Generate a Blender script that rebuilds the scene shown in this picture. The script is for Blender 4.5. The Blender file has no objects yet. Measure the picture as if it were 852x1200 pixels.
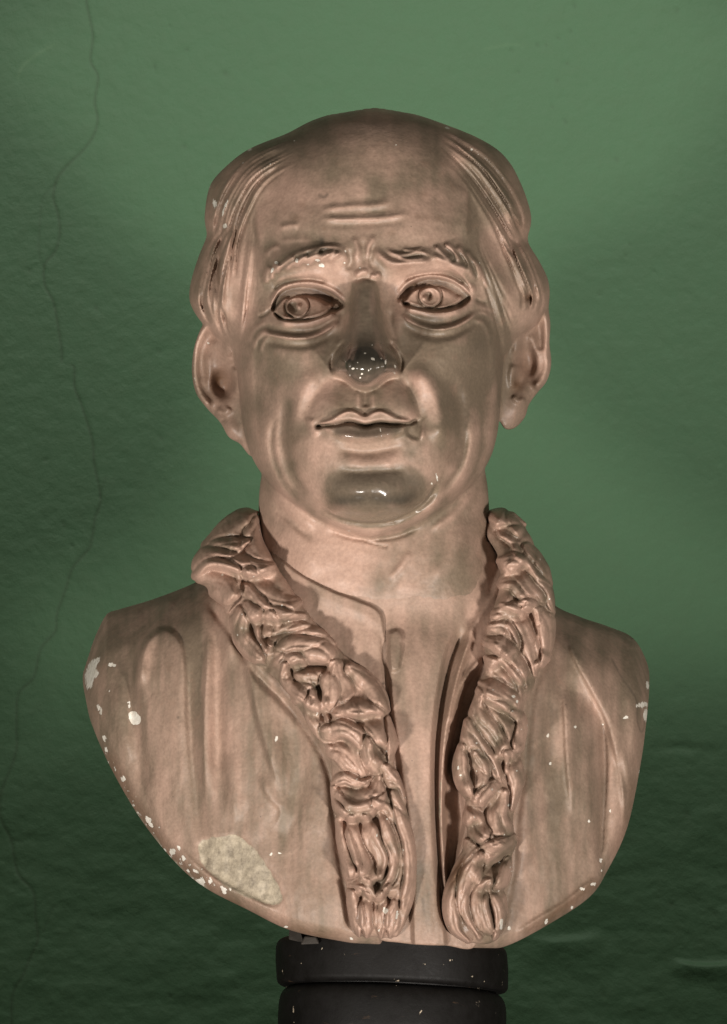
import bpy, math, random
import numpy as np
from mathutils import Vector

random.seed(7)
RNG = np.random.default_rng(11)
SC = bpy.context.scene
COL = SC.collection

# ---------------------------------------------------------------- camera
PX = 0.0005                       # one modelling unit ("px") is half a millimetre
DC = 4600.0                       # camera distance in px
PITCH = math.radians(11.0)        # camera stands below the bust and looks up
U0, V0 = 426.0, 600.0
P0 = Vector((0.0, 0.0, 1.42))     # world point of (U0, V0, Z=0)
FWD = Vector((0.0, math.cos(PITCH), math.sin(PITCH)))
UPV = Vector((0.0, -math.sin(PITCH), math.cos(PITCH)))
cam_d = bpy.data.cameras.new('camera')
cam = bpy.data.objects.new('camera', cam_d)
COL.objects.link(cam)
cam.location = P0 - FWD * (DC * PX)
cam.rotation_euler = (math.radians(90) + PITCH, 0, 0)
cam_d.sensor_fit = 'VERTICAL'
cam_d.sensor_height = 36.0
cam_d.lens = 36.0 * DC / 1200.0
cam_d.clip_start = 0.05
cam_d.clip_end = 60
SC.camera = cam

# ---------------------------------------------------------------- world and lamps
w = bpy.data.worlds.new('World'); SC.world = w; w.use_nodes = True
bg = w.node_tree.nodes['Background']
bg.inputs[0].default_value = (1.0, 0.90, 0.72, 1); bg.inputs[1].default_value = 0.15

def spot(name, loc, target, energy, color, size_deg, blend, radius):
    d = bpy.data.lights.new(name, 'SPOT'); o = bpy.data.objects.new(name, d); COL.objects.link(o)
    o.location = loc
    o.rotation_euler = (Vector(target) - Vector(loc)).to_track_quat('-Z', 'Y').to_euler()
    d.energy = energy; d.color = color; d.spot_size = math.radians(size_deg); d.spot_blend = blend
    d.shadow_soft_size = radius
    return o
# two lamps standing low in front, left and right: the light comes from below
spot('floor_lamp_a', (-0.86, -1.50, 0.42), (0.0, 0.0, 1.50), 180, (1.0, 0.94, 0.88), 27, 0.9, 0.080)
spot('floor_lamp_b', (0.82, -1.50, 0.44), (-0.06, 0.0, 1.72), 182, (1.0, 0.94, 0.88), 52, 1.0, 0.085)
# added unseen light above the frame, brightens the upper wall and the crown
wash = bpy.data.lights.new('added_wall_wash', 'AREA'); wash_o = bpy.data.objects.new('added_wall_wash', wash); COL.objects.link(wash_o)
wash.shape = 'RECTANGLE'; wash.size = 1.6; wash.size_y = 0.06; wash.energy = 5.0; wash.color = (1.0, 0.97, 0.92); wash.spread = math.radians(95)
wash_o.location = (0.0, -0.10, 2.55); wash_o.rotation_euler = (Vector((0, 0.75, 1.75)) - Vector((0, -0.10, 2.55))).to_track_quat('-Z', 'Y').to_euler()

SC.view_settings.view_transform = 'Standard'
SC.view_settings.look = 'None'
SC.view_settings.exposure = 0.0
SC.view_settings.gamma = 1.0
SC.view_settings.use_curve_mapping = False

# ---------------------------------------------------------------- numeric helpers
def spline(pts, step=1.0):
    P = np.array(pts, float)
    if len(P) == 2:
        n = max(2, int(np.hypot(*(P[1, :2] - P[0, :2])) / step))
        t = np.linspace(0, 1, n + 1)[:, None]
        return P[0] * (1 - t) + P[1] * t
    Q = np.vstack([2 * P[0] - P[1], P, 2 * P[-1] - P[-2]])
    out = []
    for i in range(1, len(Q) - 2):
        p0, p1, p2, p3 = Q[i - 1], Q[i], Q[i + 1], Q[i + 2]
        n = max(2, int(np.hypot(*(p2 - p1)[:2]) / step))
        t = np.linspace(0, 1, n, endpoint=False)[:, None]
        out.append(0.5 * (2 * p1 + (p2 - p0) * t + (2 * p0 - 5 * p1 + 4 * p2 - p3) * t ** 2 + (3 * p1 - p0 - 3 * p2 + p3) * t ** 3))
    out.append(P[-1:])
    return np.vstack(out)

def smooth(t):
    t = np.clip(t, 0, 1); return t * t * (3 - 2 * t)

class Field:
    """a height map over a rectangle of the front view, in px"""
    def __init__(s, u0, u1, v0, v1, res=1.5):
        s.u0, s.u1, s.v0, s.v1, s.res = u0, u1, v0, v1, res
        s.nu, s.nv = int((u1 - u0) * res) + 1, int((v1 - v0) * res) + 1
        s.a = np.zeros((s.nv, s.nu), np.float32)
    def window(s, ua, ub, va, vb):
        i0 = max(0, int((ua - s.u0) * s.res)); i1 = min(s.nu, int((ub - s.u0) * s.res) + 2)
        j0 = max(0, int((va - s.v0) * s.res)); j1 = min(s.nv, int((vb - s.v0) * s.res) + 2)
        if i1 <= i0 or j1 <= j0: return None
        uu = s.u0 + np.arange(i0, i1) / s.res; vv = s.v0 + np.arange(j0, j1) / s.res
        return (slice(j0, j1), slice(i0, i1)), uu[None, :], vv[:, None]
    def grid(s):
        return (s.u0 + np.arange(s.nu) / s.res)[None, :], (s.v0 + np.arange(s.nv) / s.res)[:, None]
    def dist(s, pts, reach):
        """signed distance to a spline, position along it and the interpolated extra columns"""
        C = spline(pts, 1.5)
        wd = s.window(C[:, 0].min() - reach, C[:, 0].max() + reach, C[:, 1].min() - reach, C[:, 1].max() + reach)
        if wd is None: return None
        sl, uu, vv = wd
        best = np.full((vv.shape[0], uu.shape[1]), 1e9, np.float32); sd = best.copy(); tt = np.zeros_like(best)
        ext = [np.zeros_like(best) for _ in range(C.shape[1] - 2)]
        n = len(C) - 1
        for i in range(n):
            a, b = C[i], C[i + 1]; dx, dy = b[0] - a[0], b[1] - a[1]; L2 = dx * dx + dy * dy + 1e-9
            t = np.clip(((uu - a[0]) * dx + (vv - a[1]) * dy) / L2, 0, 1)
            ex = uu - a[0] - t * dx; ey = vv - a[1] - t * dy
            d2 = ex * ex + ey * ey
            m = d2 < best
            best = np.where(m, d2, best)
            sd = np.where(m, np.sign(dx * ey - dy * ex), sd)
            tt = np.where(m, (i + t) / n, tt)
            for k in range(len(ext)):
                ext[k] = np.where(m, a[2 + k] * (1 - t) + b[2 + k] * t, ext[k])
        return sl, np.sqrt(best) * sd, tt, ext
    def ridge(s, pts, wd, h, taper=0.12, side=0):
        """gaussian ridge (h>0) or groove (h<0); side=+1/-1 sharpens one flank to a step"""
        r = s.dist(pts, wd * 3.2)
        if r is None: return s
        sl, d, t, _ = r
        env = smooth(t / max(taper, 1e-3)) * smooth((1 - t) / max(taper, 1e-3)) if taper > 0 else 1.0
        ww = wd if side == 0 else np.where(d * side > 0, wd * 0.35, wd * 1.25)
        s.a[sl] += h * env * np.exp(-(d / ww) ** 2)
        return s
    def blob(s, u, v, ru, rv, h, ang=0, p=2):
        R = max(ru, rv) * 2.8
        wd = s.window(u - R, u + R, v - R, v + R)
        if wd is None: return s
        sl, uu, vv = wd; c, q = math.cos(math.radians(ang)), math.sin(math.radians(ang))
        x = (uu - u) * c + (vv - v) * q; y = -(uu - u) * q + (vv - v) * c
        s.a[sl] += h * np.exp(-((x / ru) ** 2 + (y / rv) ** 2) ** (p / 2))
        return s
    def polydist(s, poly, reach):
        """distance to a closed smooth outline, positive inside"""
        C = spline(list(poly) + [poly[0]], 2.0)
        wd = s.window(C[:, 0].min() - reach, C[:, 0].max() + reach, C[:, 1].min() - reach, C[:, 1].max() + reach)
        if wd is None: return None
        sl, uu, vv = wd
        best = np.full((vv.shape[0], uu.shape[1]), 1e9, np.float32); ins = np.zeros(best.shape, bool)
        for i in range(len(C) - 1):
            a, b = C[i], C[i + 1]; dx, dy = b[0] - a[0], b[1] - a[1]; L2 = dx * dx + dy * dy + 1e-9
            t = np.clip(((uu - a[0]) * dx + (vv - a[1]) * dy) / L2, 0, 1)
            d2 = (uu - a[0] - t * dx) ** 2 + (vv - a[1] - t * dy) ** 2
            best = np.minimum(best, d2)
            if abs(dy) > 1e-9:
                cr = (a[1] > vv) != (b[1] > vv)
                ins ^= cr & (uu < dx * (vv - a[1]) / dy + a[0])
        return sl, np.where(ins, 1, -1) * np.sqrt(best)
    def poly(s, poly, soft, h):
        r = s.polydist(poly, soft * 1.5 + 2)
        if r is None: return s
        sl, d = r
        s.a[sl] += h * smooth(d / (2 * soft) + 0.5)
        return s
    def lock(s, pts, wd, top, lines=3, depth=0.22, base=0.0, tilt=1, rim=7.0):
        """one carved lock of hair: a rounded, grooved, tapering band laid over what is there"""
        r = s.dist(pts, wd + 7)
        if r is None: return s
        sl, d, t, _ = r
        ww = wd * (0.55 + 0.45 * smooth(t / 0.25)) * (0.3 + 0.7 * smooth((1 - t) / 0.35))
        q = d / ww
        prof = np.sqrt(np.clip(1 - np.abs(q) ** 2.6, 0, 1)) * (0.72 + 0.28 * q * tilt)
        ph = lines * math.pi * (q * 0.5 + 0.5) + 0.5 * np.sin(5 * t + wd)
        h = base + top * prof * (1 - depth * (1 - np.abs(np.sin(ph))) ** 1.6) * (0.7 + 0.3 * np.sin(math.pi * t))
        out = np.clip((np.abs(q) - 1) * ww, 0, 50)
        s.a[sl] = np.where(np.abs(q) < 1, 0.25 * s.a[sl] + h, s.a[sl] - rim * np.exp(-(out / 2.6) ** 2))
        return s
    def blur(s, sig):
        s.a = gblur(s.a, sig * s.res); return s
    def __call__(s, u, v):
        x = np.clip((u - s.u0) * s.res, 0, s.nu - 1.001); y = np.clip((v - s.v0) * s.res, 0, s.nv - 1.001)
        i = x.astype(int); j = y.astype(int); fx = x - i; fy = y - j
        A = s.a
        return (A[j, i] * (1 - fx) * (1 - fy) + A[j, i + 1] * fx * (1 - fy) + A[j + 1, i] * (1 - fx) * fy + A[j + 1, i + 1] * fx * fy)

def gblur(a, sig):
    r = max(1, int(sig * 3)); k = np.exp(-0.5 * (np.arange(-r, r + 1) / sig) ** 2); k /= k.sum()
    for ax in (0, 1):
        p = [(0, 0), (0, 0)]; p[ax] = (r, r)
        b = np.pad(a, p, mode='edge'); o = np.zeros_like(a)
        for i, kk in enumerate(k):
            sl = [slice(None)] * 2; sl[ax] = slice(i, i + a.shape[ax]); o += np.float32(kk) * b[tuple(sl)]
        a = o
    return a

def noise2(nv, nu, scale_v, scale_u, seed, octaves=3):
    """band-limited noise with unit deviation, made by filtering white noise"""
    rng = np.random.default_rng(seed); out = np.zeros((nv, nu), np.float32); amp = 1.0
    fv = np.fft.fftfreq(nv)[:, None]; fu = np.fft.rfftfreq(nu)[None, :]
    for o in range(octaves):
        k = 2.0 ** o
        H = np.exp(-0.5 * ((fv * scale_v / k * 2.2) ** 2 + (fu * scale_u / k * 2.2) ** 2))
        n = np.fft.irfft2(np.fft.rfft2(rng.standard_normal((nv, nu))) * H, s=(nv, nu))
        out += amp * (n / (n.std() + 1e-9)).astype(np.float32); amp *= 0.5
    return out / out.std()

def tab(v, pts, sig=0):
    P = np.array(pts, float)
    x = np.arange(P[0, 0] - 60, P[-1, 0] + 60, 1.0); y = np.interp(x, P[:, 0], P[:, 1])
    if sig > 0:
        r = int(sig * 3); k = np.exp(-0.5 * (np.arange(-r, r + 1) / sig) ** 2); k /= k.sum()
        y = np.convolve(np.pad(y, r, mode='edge'), k, 'valid')
    return np.interp(v, x, y)

def smin(a, b, k):
    h = np.clip(0.5 + 0.5 * (b - a) / k, 0, 1)
    return b * (1 - h) + a * h - k * h * (1 - h)
def smax(a, b, k): return -smin(-a, -b, k)

def axis(*segs):
    """segs: start, (end, step), (end, step)..."""
    out = [segs[0]]
    for e, st in segs[1:]:
        n = max(1, int(round((e - out[-1]) / st))); out += list(np.linspace(out[-1], e, n + 1)[1:])
    return np.array(out, np.float32)

def surface_nets(F, X, Y, Z):
    """dual surface of F=0 on a rectilinear grid; returns vertices and quads"""
    nx, ny, nz = F.shape
    ins = F < 0
    c = np.zeros((nx - 1, ny - 1, nz - 1), np.uint8)
    for dx in (0, 1):
        for dy in (0, 1):
            for dz in (0, 1):
                c += ins[dx:nx - 1 + dx, dy:ny - 1 + dy, dz:nz - 1 + dz]
    I, J, K = np.nonzero((c > 0) & (c < 8))
    idx = np.full(c.shape, -1, np.int32); idx[I, J, K] = np.arange(len(I), dtype=np.int32)
    acc = np.zeros((len(I), 3)); cnt = np.zeros(len(I))
    corners = [(a, b, d) for a in (0, 1) for b in (0, 1) for d in (0, 1)]
    for a in corners:
        for ax in range(3):
            if a[ax] == 0:
                b = list(a); b[ax] = 1
                fa = F[I + a[0], J + a[1], K + a[2]]; fb = F[I + b[0], J + b[1], K + b[2]]
                m = (fa < 0) != (fb < 0)
                t = np.where(m, fa / np.where(m, fa - fb, 1), 0)
                pa = np.stack([X[I + a[0]], Y[J + a[1]], Z[K + a[2]]], 1); pb = np.stack([X[I + b[0]], Y[J + b[1]], Z[K + b[2]]], 1)
                acc += np.where(m[:, None], pa + (pb - pa) * t[:, None], 0); cnt += m
    V = acc / cnt[:, None]
    Q = []
    for ax in range(3):
        lo = [slice(None)] * 3; hi = [slice(None)] * 3; lo[ax] = slice(0, -1); hi[ax] = slice(1, None)
        ch = ins[tuple(lo)] != ins[tuple(hi)]
        o1, o2 = [q for q in range(3) if q != ax]
        i = list(np.nonzero(ch))
        ok = (i[o1] > 0) & (i[o2] > 0) & (i[o1] < F.shape[o1] - 1) & (i[o2] < F.shape[o2] - 1)
        i = [q[ok] for q in i]
        inside_lo = ins[tuple(i)]
        def cell(d1, d2):
            q = [i[0], i[1], i[2]]; q[o1] = q[o1] - 1 + d1; q[o2] = q[o2] - 1 + d2
            return idx[tuple(q)]
        q = np.stack([cell(0, 0), cell(1, 0), cell(1, 1), cell(0, 1)], 1)
        flip = inside_lo if ax == 1 else ~inside_lo
        # our front-view axes are left handed (v runs down), so the winding is mirrored
        q[~flip] = q[~flip][:, ::-1]
        Q.append(q)
    return V, np.vstack(Q)

def to_world(U, V, Z):
    k = 1 - Z / DC
    X = (U - U0) * k; Y = (V0 - V) * k
    return np.stack([P0.x + PX * X,
                     P0.y + PX * (Y * UPV.y - Z * FWD.y),
                     P0.z + PX * (Y * UPV.z - Z * FWD.z)], 1)
def wp(u, v, z):
    return Vector(to_world(np.array([float(u)]), np.array([float(v)]), np.array([float(z)]))[0])

def vnormals(co, quads):
    n = np.cross(co[quads[:, 2]] - co[quads[:, 0]], co[quads[:, 3]] - co[quads[:, 1]])
    out = np.zeros_like(co)
    for k in range(4):
        for a in range(3): out[:, a] += np.bincount(quads[:, k], n[:, a], len(co))
    return out / (np.linalg.norm(out, axis=1, keepdims=True) + 1e-12)

def make_mesh(name, co, quads, mat, parent=None, origin=None, attrs=None, normals=None):
    """one mesh object from numpy arrays; attrs: dict of per-vertex floats"""
    used = np.unique(quads); remap = np.full(len(co), -1, np.int32); remap[used] = np.arange(len(used))
    co = co[used]; q = remap[quads]; o = np.zeros(3) if origin is None else np.array(origin)
    me = bpy.data.meshes.new(name)
    me.vertices.add(len(co)); me.vertices.foreach_set('co', (co - o).astype(np.float32).ravel())
    me.loops.add(q.size); me.loops.foreach_set('vertex_index', q.astype(np.int32).ravel())
    me.polygons.add(len(q))
    me.polygons.foreach_set('loop_start', np.arange(0, q.size, 4, dtype=np.int32))
    me.polygons.foreach_set('use_smooth', np.ones(len(q), bool))
    me.update(calc_edges=True)
    for k, a in (attrs or {}).items():
        at = me.attributes.new(k, 'FLOAT', 'POINT'); at.data.foreach_set('value', a[used].astype(np.float32))
    if normals is not None:
        me.normals_split_custom_set_from_vertices(normals[used].astype(float).tolist())
    me.materials.append(mat)
    ob = bpy.data.objects.new(name, me); COL.objects.link(ob)
    if parent is not None:
        ob.parent = parent; ob.location = Vector(o) - parent.location
    else: ob.location = Vector(o)
    return ob

def tag(o, label=None, cat=None, group=None, kind=None):
    for k, x in (('label', label), ('category', cat), ('group', group), ('kind', kind)):
        if x: o[k] = x
    return o

# ---------------------------------------------------------------- materials
def new_mat(name):
    m = bpy.data.materials.new(name); m.use_nodes = True
    return m, m.node_tree.nodes, m.node_tree.links, m.node_tree.nodes['Principled BSDF']
def node(ns, t, **kw):
    n = ns.new(t)
    for k, x in kw.items(): setattr(n, k, x)
    return n
def noise(ns, ls, co, scale, detail=4, rough=0.6, dist=0.0):
    n = node(ns, 'ShaderNodeTexNoise'); n.inputs['Scale'].default_value = scale; n.inputs['Detail'].default_value = detail
    n.inputs['Roughness'].default_value = rough; n.inputs['Distortion'].default_value = dist
    ls.new(co, n.inputs['Vector']); return n.outputs['Fac']
def ramp(ns, ls, fac, stops):
    r = node(ns, 'ShaderNodeValToRGB'); e = r.color_ramp.elements
    while len(e) < len(stops): e.new(0.5)
    for i, (p, c) in enumerate(stops):
        e[i].position = p; e[i].color = (c, c, c, 1) if not isinstance(c, tuple) else (*c, 1)
    ls.new(fac, r.inputs[0]); return r.outputs[0]
def mix(ns, ls, fac, a, b, mode='MIX'):
    m = node(ns, 'ShaderNodeMix', data_type='RGBA', blend_type=mode)
    for s_, x in ((m.inputs[0], fac), (m.inputs[6], a), (m.inputs[7], b)):
        if isinstance(x, (int, float)): s_.default_value = x
        elif isinstance(x, tuple): s_.default_value = (*x, 1)
        else: ls.new(x, s_)
    return m.outputs[2]
def math_(ns, ls, op, a, b=None, clamp=False):
    m = node(ns, 'ShaderNodeMath', operation=op, use_clamp=clamp)
    for s_, x in zip(m.inputs, (a, b)):
        if x is None: continue
        if isinstance(x, (int, float)): s_.default_value = x
        else: ls.new(x, s_)
    return m.outputs[0]
def attr(ns, name): return node(ns, 'ShaderNodeAttribute', attribute_name=name).outputs['Fac']

PINK, OLIVE, DARK = (0.345, 0.226, 0.172), (0.150, 0.112, 0.078), (0.044, 0.037, 0.028)
def painted_plaster(name, streak=(1, 1, 1)):
    """dusty flesh-coloured paint on plaster: masks say where it is grimy, rubbed dark, brown, bare or chipped, and hold some painted light and shade"""
    m, ns, ls, b = new_mat(name)
    co = node(ns, 'ShaderNodeTexCoord').outputs['Object']
    mp = node(ns, 'ShaderNodeMapping'); mp.inputs['Scale'].default_value = streak; ls.new(co, mp.inputs[0])
    n1 = noise(ns, ls, mp.outputs[0], 22, 6, 0.62, 0.4); n2 = noise(ns, ls, co, 95, 5, 0.65); n3 = noise(ns, ls, co, 520, 3, 0.6)
    g = math_(ns, ls, 'ADD', attr(ns, 'grime_shading'), math_(ns, ls, 'MULTIPLY', math_(ns, ls, 'SUBTRACT', n1, 0.5), 1.15))
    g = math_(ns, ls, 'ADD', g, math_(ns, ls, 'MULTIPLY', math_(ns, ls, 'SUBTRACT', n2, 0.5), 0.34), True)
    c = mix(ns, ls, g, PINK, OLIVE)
    c = mix(ns, ls, ramp(ns, ls, n2, [(0.56, 0.0), (0.75, 0.22)]), c, (0.30, 0.165, 0.115))
    br = math_(ns, ls, 'MULTIPLY', attr(ns, 'brown'), ramp(ns, ls, n2, [(0.25, 0.55), (0.65, 1.0)]), True)
    c = mix(ns, ls, br, c, (0.105, 0.055, 0.028))
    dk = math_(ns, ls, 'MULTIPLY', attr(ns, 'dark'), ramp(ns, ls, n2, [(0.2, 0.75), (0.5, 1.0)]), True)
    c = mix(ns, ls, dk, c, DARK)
    # bare, yellowed plaster where the paint is gone
    ba = ramp(ns, ls, math_(ns, ls, 'ADD', attr(ns, 'bare'), math_(ns, ls, 'MULTIPLY', math_(ns, ls, 'SUBTRACT', n2, 0.5), 0.9)), [(0.42, 0.0), (0.56, 1.0)])
    c = mix(ns, ls, ba, c, mix(ns, ls, ramp(ns, ls, noise(ns, ls, co, 150, 6, 0.75), [(0.38, 0.0), (0.66, 1.0)]), (0.35, 0.295, 0.215), (0.15, 0.122, 0.088)))
    # specks and chips
    vo = node(ns, 'ShaderNodeTexVoronoi', feature='F1'); vo.inputs['Scale'].default_value = 120; ls.new(co, vo.inputs['Vector'])
    sp = ramp(ns, ls, vo.outputs['Distance'], [(0.035, 1.0), (0.06, 0.0)])
    sel = ramp(ns, ls, noise(ns, ls, co, 60, 2, 0.5), [(0.60, 0.0), (0.63, 1.0)])
    c = mix(ns, ls, math_(ns, ls, 'MULTIPLY', math_(ns, ls, 'MULTIPLY', sp, sel), 0.85), c, (0.07, 0.05, 0.04))
    ch = ramp(ns, ls, math_(ns, ls, 'ADD', attr(ns, 'chip'), math_(ns, ls, 'MULTIPLY', math_(ns, ls, 'SUBTRACT', noise(ns, ls, co, 330, 4, 0.7), 0.5), 1.5)), [(0.50, 0.0), (0.56, 1.0)])
    c = mix(ns, ls, ch, c, mix(ns, ls, noise(ns, ls, co, 210, 4, 0.7), (0.34, 0.28, 0.20), (0.86, 0.84, 0.78)))
    c = mix(ns, ls, 1.0, c, ramp(ns, ls, n3, [(0.3, 0.87), (0.7, 1.11)]), 'MULTIPLY')
    ls.new(c, b.inputs['Base Color'])
    gl = attr(ns, 'gloss')
    ro = math_(ns, ls, 'SUBTRACT', 0.55, math_(ns, ls, 'MULTIPLY', gl, 0.36))
    ro = math_(ns, ls, 'ADD', ro, math_(ns, ls, 'MULTIPLY', math_(ns, ls, 'SUBTRACT', n2, 0.5), 0.30), True)
    ls.new(ro, b.inputs['Roughness'])
    b.inputs['Specular IOR Level'].default_value = 0.38
    bp = node(ns, 'ShaderNodeBump'); bp.inputs['Strength'].default_value = 0.45; bp.inputs['Distance'].default_value = 0.0009
    h = math_(ns, ls, 'ADD', math_(ns, ls, 'MULTIPLY', n3, 0.35), math_(ns, ls, 'MULTIPLY', n2, 0.9))
    h = math_(ns, ls, 'ADD', h, math_(ns, ls, 'MULTIPLY', ch, -0.9))
    h = math_(ns, ls, 'MULTIPLY', h, math_(ns, ls, 'SUBTRACT', 1.0, math_(ns, ls, 'MULTIPLY', gl, 0.8), True))
    ls.new(h, bp.inputs['Height']); ls.new(bp.outputs[0], b.inputs['Normal'])
    return m
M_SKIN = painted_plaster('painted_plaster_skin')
M_CLOTH = painted_plaster('painted_plaster_robe', (2.6, 2.6, 0.55))
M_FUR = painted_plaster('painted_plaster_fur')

def wall_material():
    m, ns, ls, b = new_mat('green_wall_paint')
    co = node(ns, 'ShaderNodeTexCoord').outputs['Object']
    n1 = noise(ns, ls, co, 3.5, 5, 0.6); n2 = noise(ns, ls, co, 85, 5, 0.65); n3 = noise(ns, ls, co, 300, 3, 0.6)
    c = mix(ns, ls, n1, (0.043, 0.096, 0.047), (0.051, 0.111, 0.056))
    c = mix(ns, ls, ramp(ns, ls, n2, [(0.3, 0.0), (0.75, 0.35)]), c, (0.050, 0.092, 0.047))
    c = mix(ns, ls, attr(ns, 'crack'), c, (0.030, 0.052, 0.026))
    c = mix(ns, ls, attr(ns, 'scratch'), c, (0.11, 0.18, 0.10))
    ls.new(c, b.inputs['Base Color']); b.inputs['Roughness'].default_value = 0.62
    b.inputs['Specular IOR Level'].default_value = 0.25
    bp = node(ns, 'ShaderNodeBump'); bp.inputs['Strength'].default_value = 0.45; bp.inputs['Distance'].default_value = 0.002
    ls.new(math_(ns, ls, 'ADD', n2, math_(ns, ls, 'MULTIPLY', n3, 0.35)), bp.inputs['Height']); ls.new(bp.outputs[0], b.inputs['Normal'])
    return m
M_WALL = wall_material()

def black_paint():
    m, ns, ls, b = new_mat('worn_black_paint')
    co = node(ns, 'ShaderNodeTexCoord').outputs['Object']
    n1 = noise(ns, ls, co, 30, 5, 0.65); n2 = noise(ns, ls, co, 120, 5, 0.7)
    c = mix(ns, ls, n1, (0.002, 0.0018, 0.0016), (0.006, 0.005, 0.0042))
    mp = node(ns, 'ShaderNodeMapping'); mp.inputs['Scale'].default_value = (1, 1, 3.2); ls.new(co, mp.inputs[0])
    wear = ramp(ns, ls, noise(ns, ls, mp.outputs[0], 45, 4, 0.7), [(0.66, 0.0), (0.72, 0.8)])
    c = mix(ns, ls, wear, c, (0.040, 0.024, 0.014))
    ch = ramp(ns, ls, noise(ns, ls, co, 170, 3, 0.6), [(0.70, 0.0), (0.715, 1.0)])
    sel = ramp(ns, ls, noise(ns, ls, co, 22, 2, 0.5), [(0.46, 0.0), (0.52, 1.0)])
    k = math_(ns, ls, 'MULTIPLY', ch, sel)
    c = mix(ns, ls, k, c, (0.42, 0.35, 0.26))
    ls.new(c, b.inputs['Base Color'])
    ls.new(ramp(ns, ls, n2, [(0.3, 0.45), (0.7, 0.70)]), b.inputs['Roughness']); b.inputs['Specular IOR Level'].default_value = 0.22
    bp = node(ns, 'ShaderNodeBump'); bp.inputs['Strength'].default_value = 0.25; bp.inputs['Distance'].default_value = 0.001
    ls.new(math_(ns, ls, 'ADD', n2, math_(ns, ls, 'MULTIPLY', k, -1.0)), bp.inputs['Height']); ls.new(bp.outputs[0], b.inputs['Normal'])
    return m
M_BLACK = black_paint()

def plain(name, col, rough=0.7, scale=20):
    m, ns, ls, b = new_mat(name)
    co = node(ns, 'ShaderNodeTexCoord').outputs['Object']
    c = mix(ns, ls, noise(ns, ls, co, scale, 5, 0.65), tuple(x * 0.7 for x in col), tuple(x * 1.25 for x in col))
    ls.new(c, b.inputs['Base Color']); b.inputs['Roughness'].default_value = rough
    return m
M_FLOOR = plain('dark_floor', (0.05, 0.042, 0.034)); M_SPLINTER = plain('dark_splintered_wood', (0.022, 0.017, 0.012), 0.8, 160)

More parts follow.
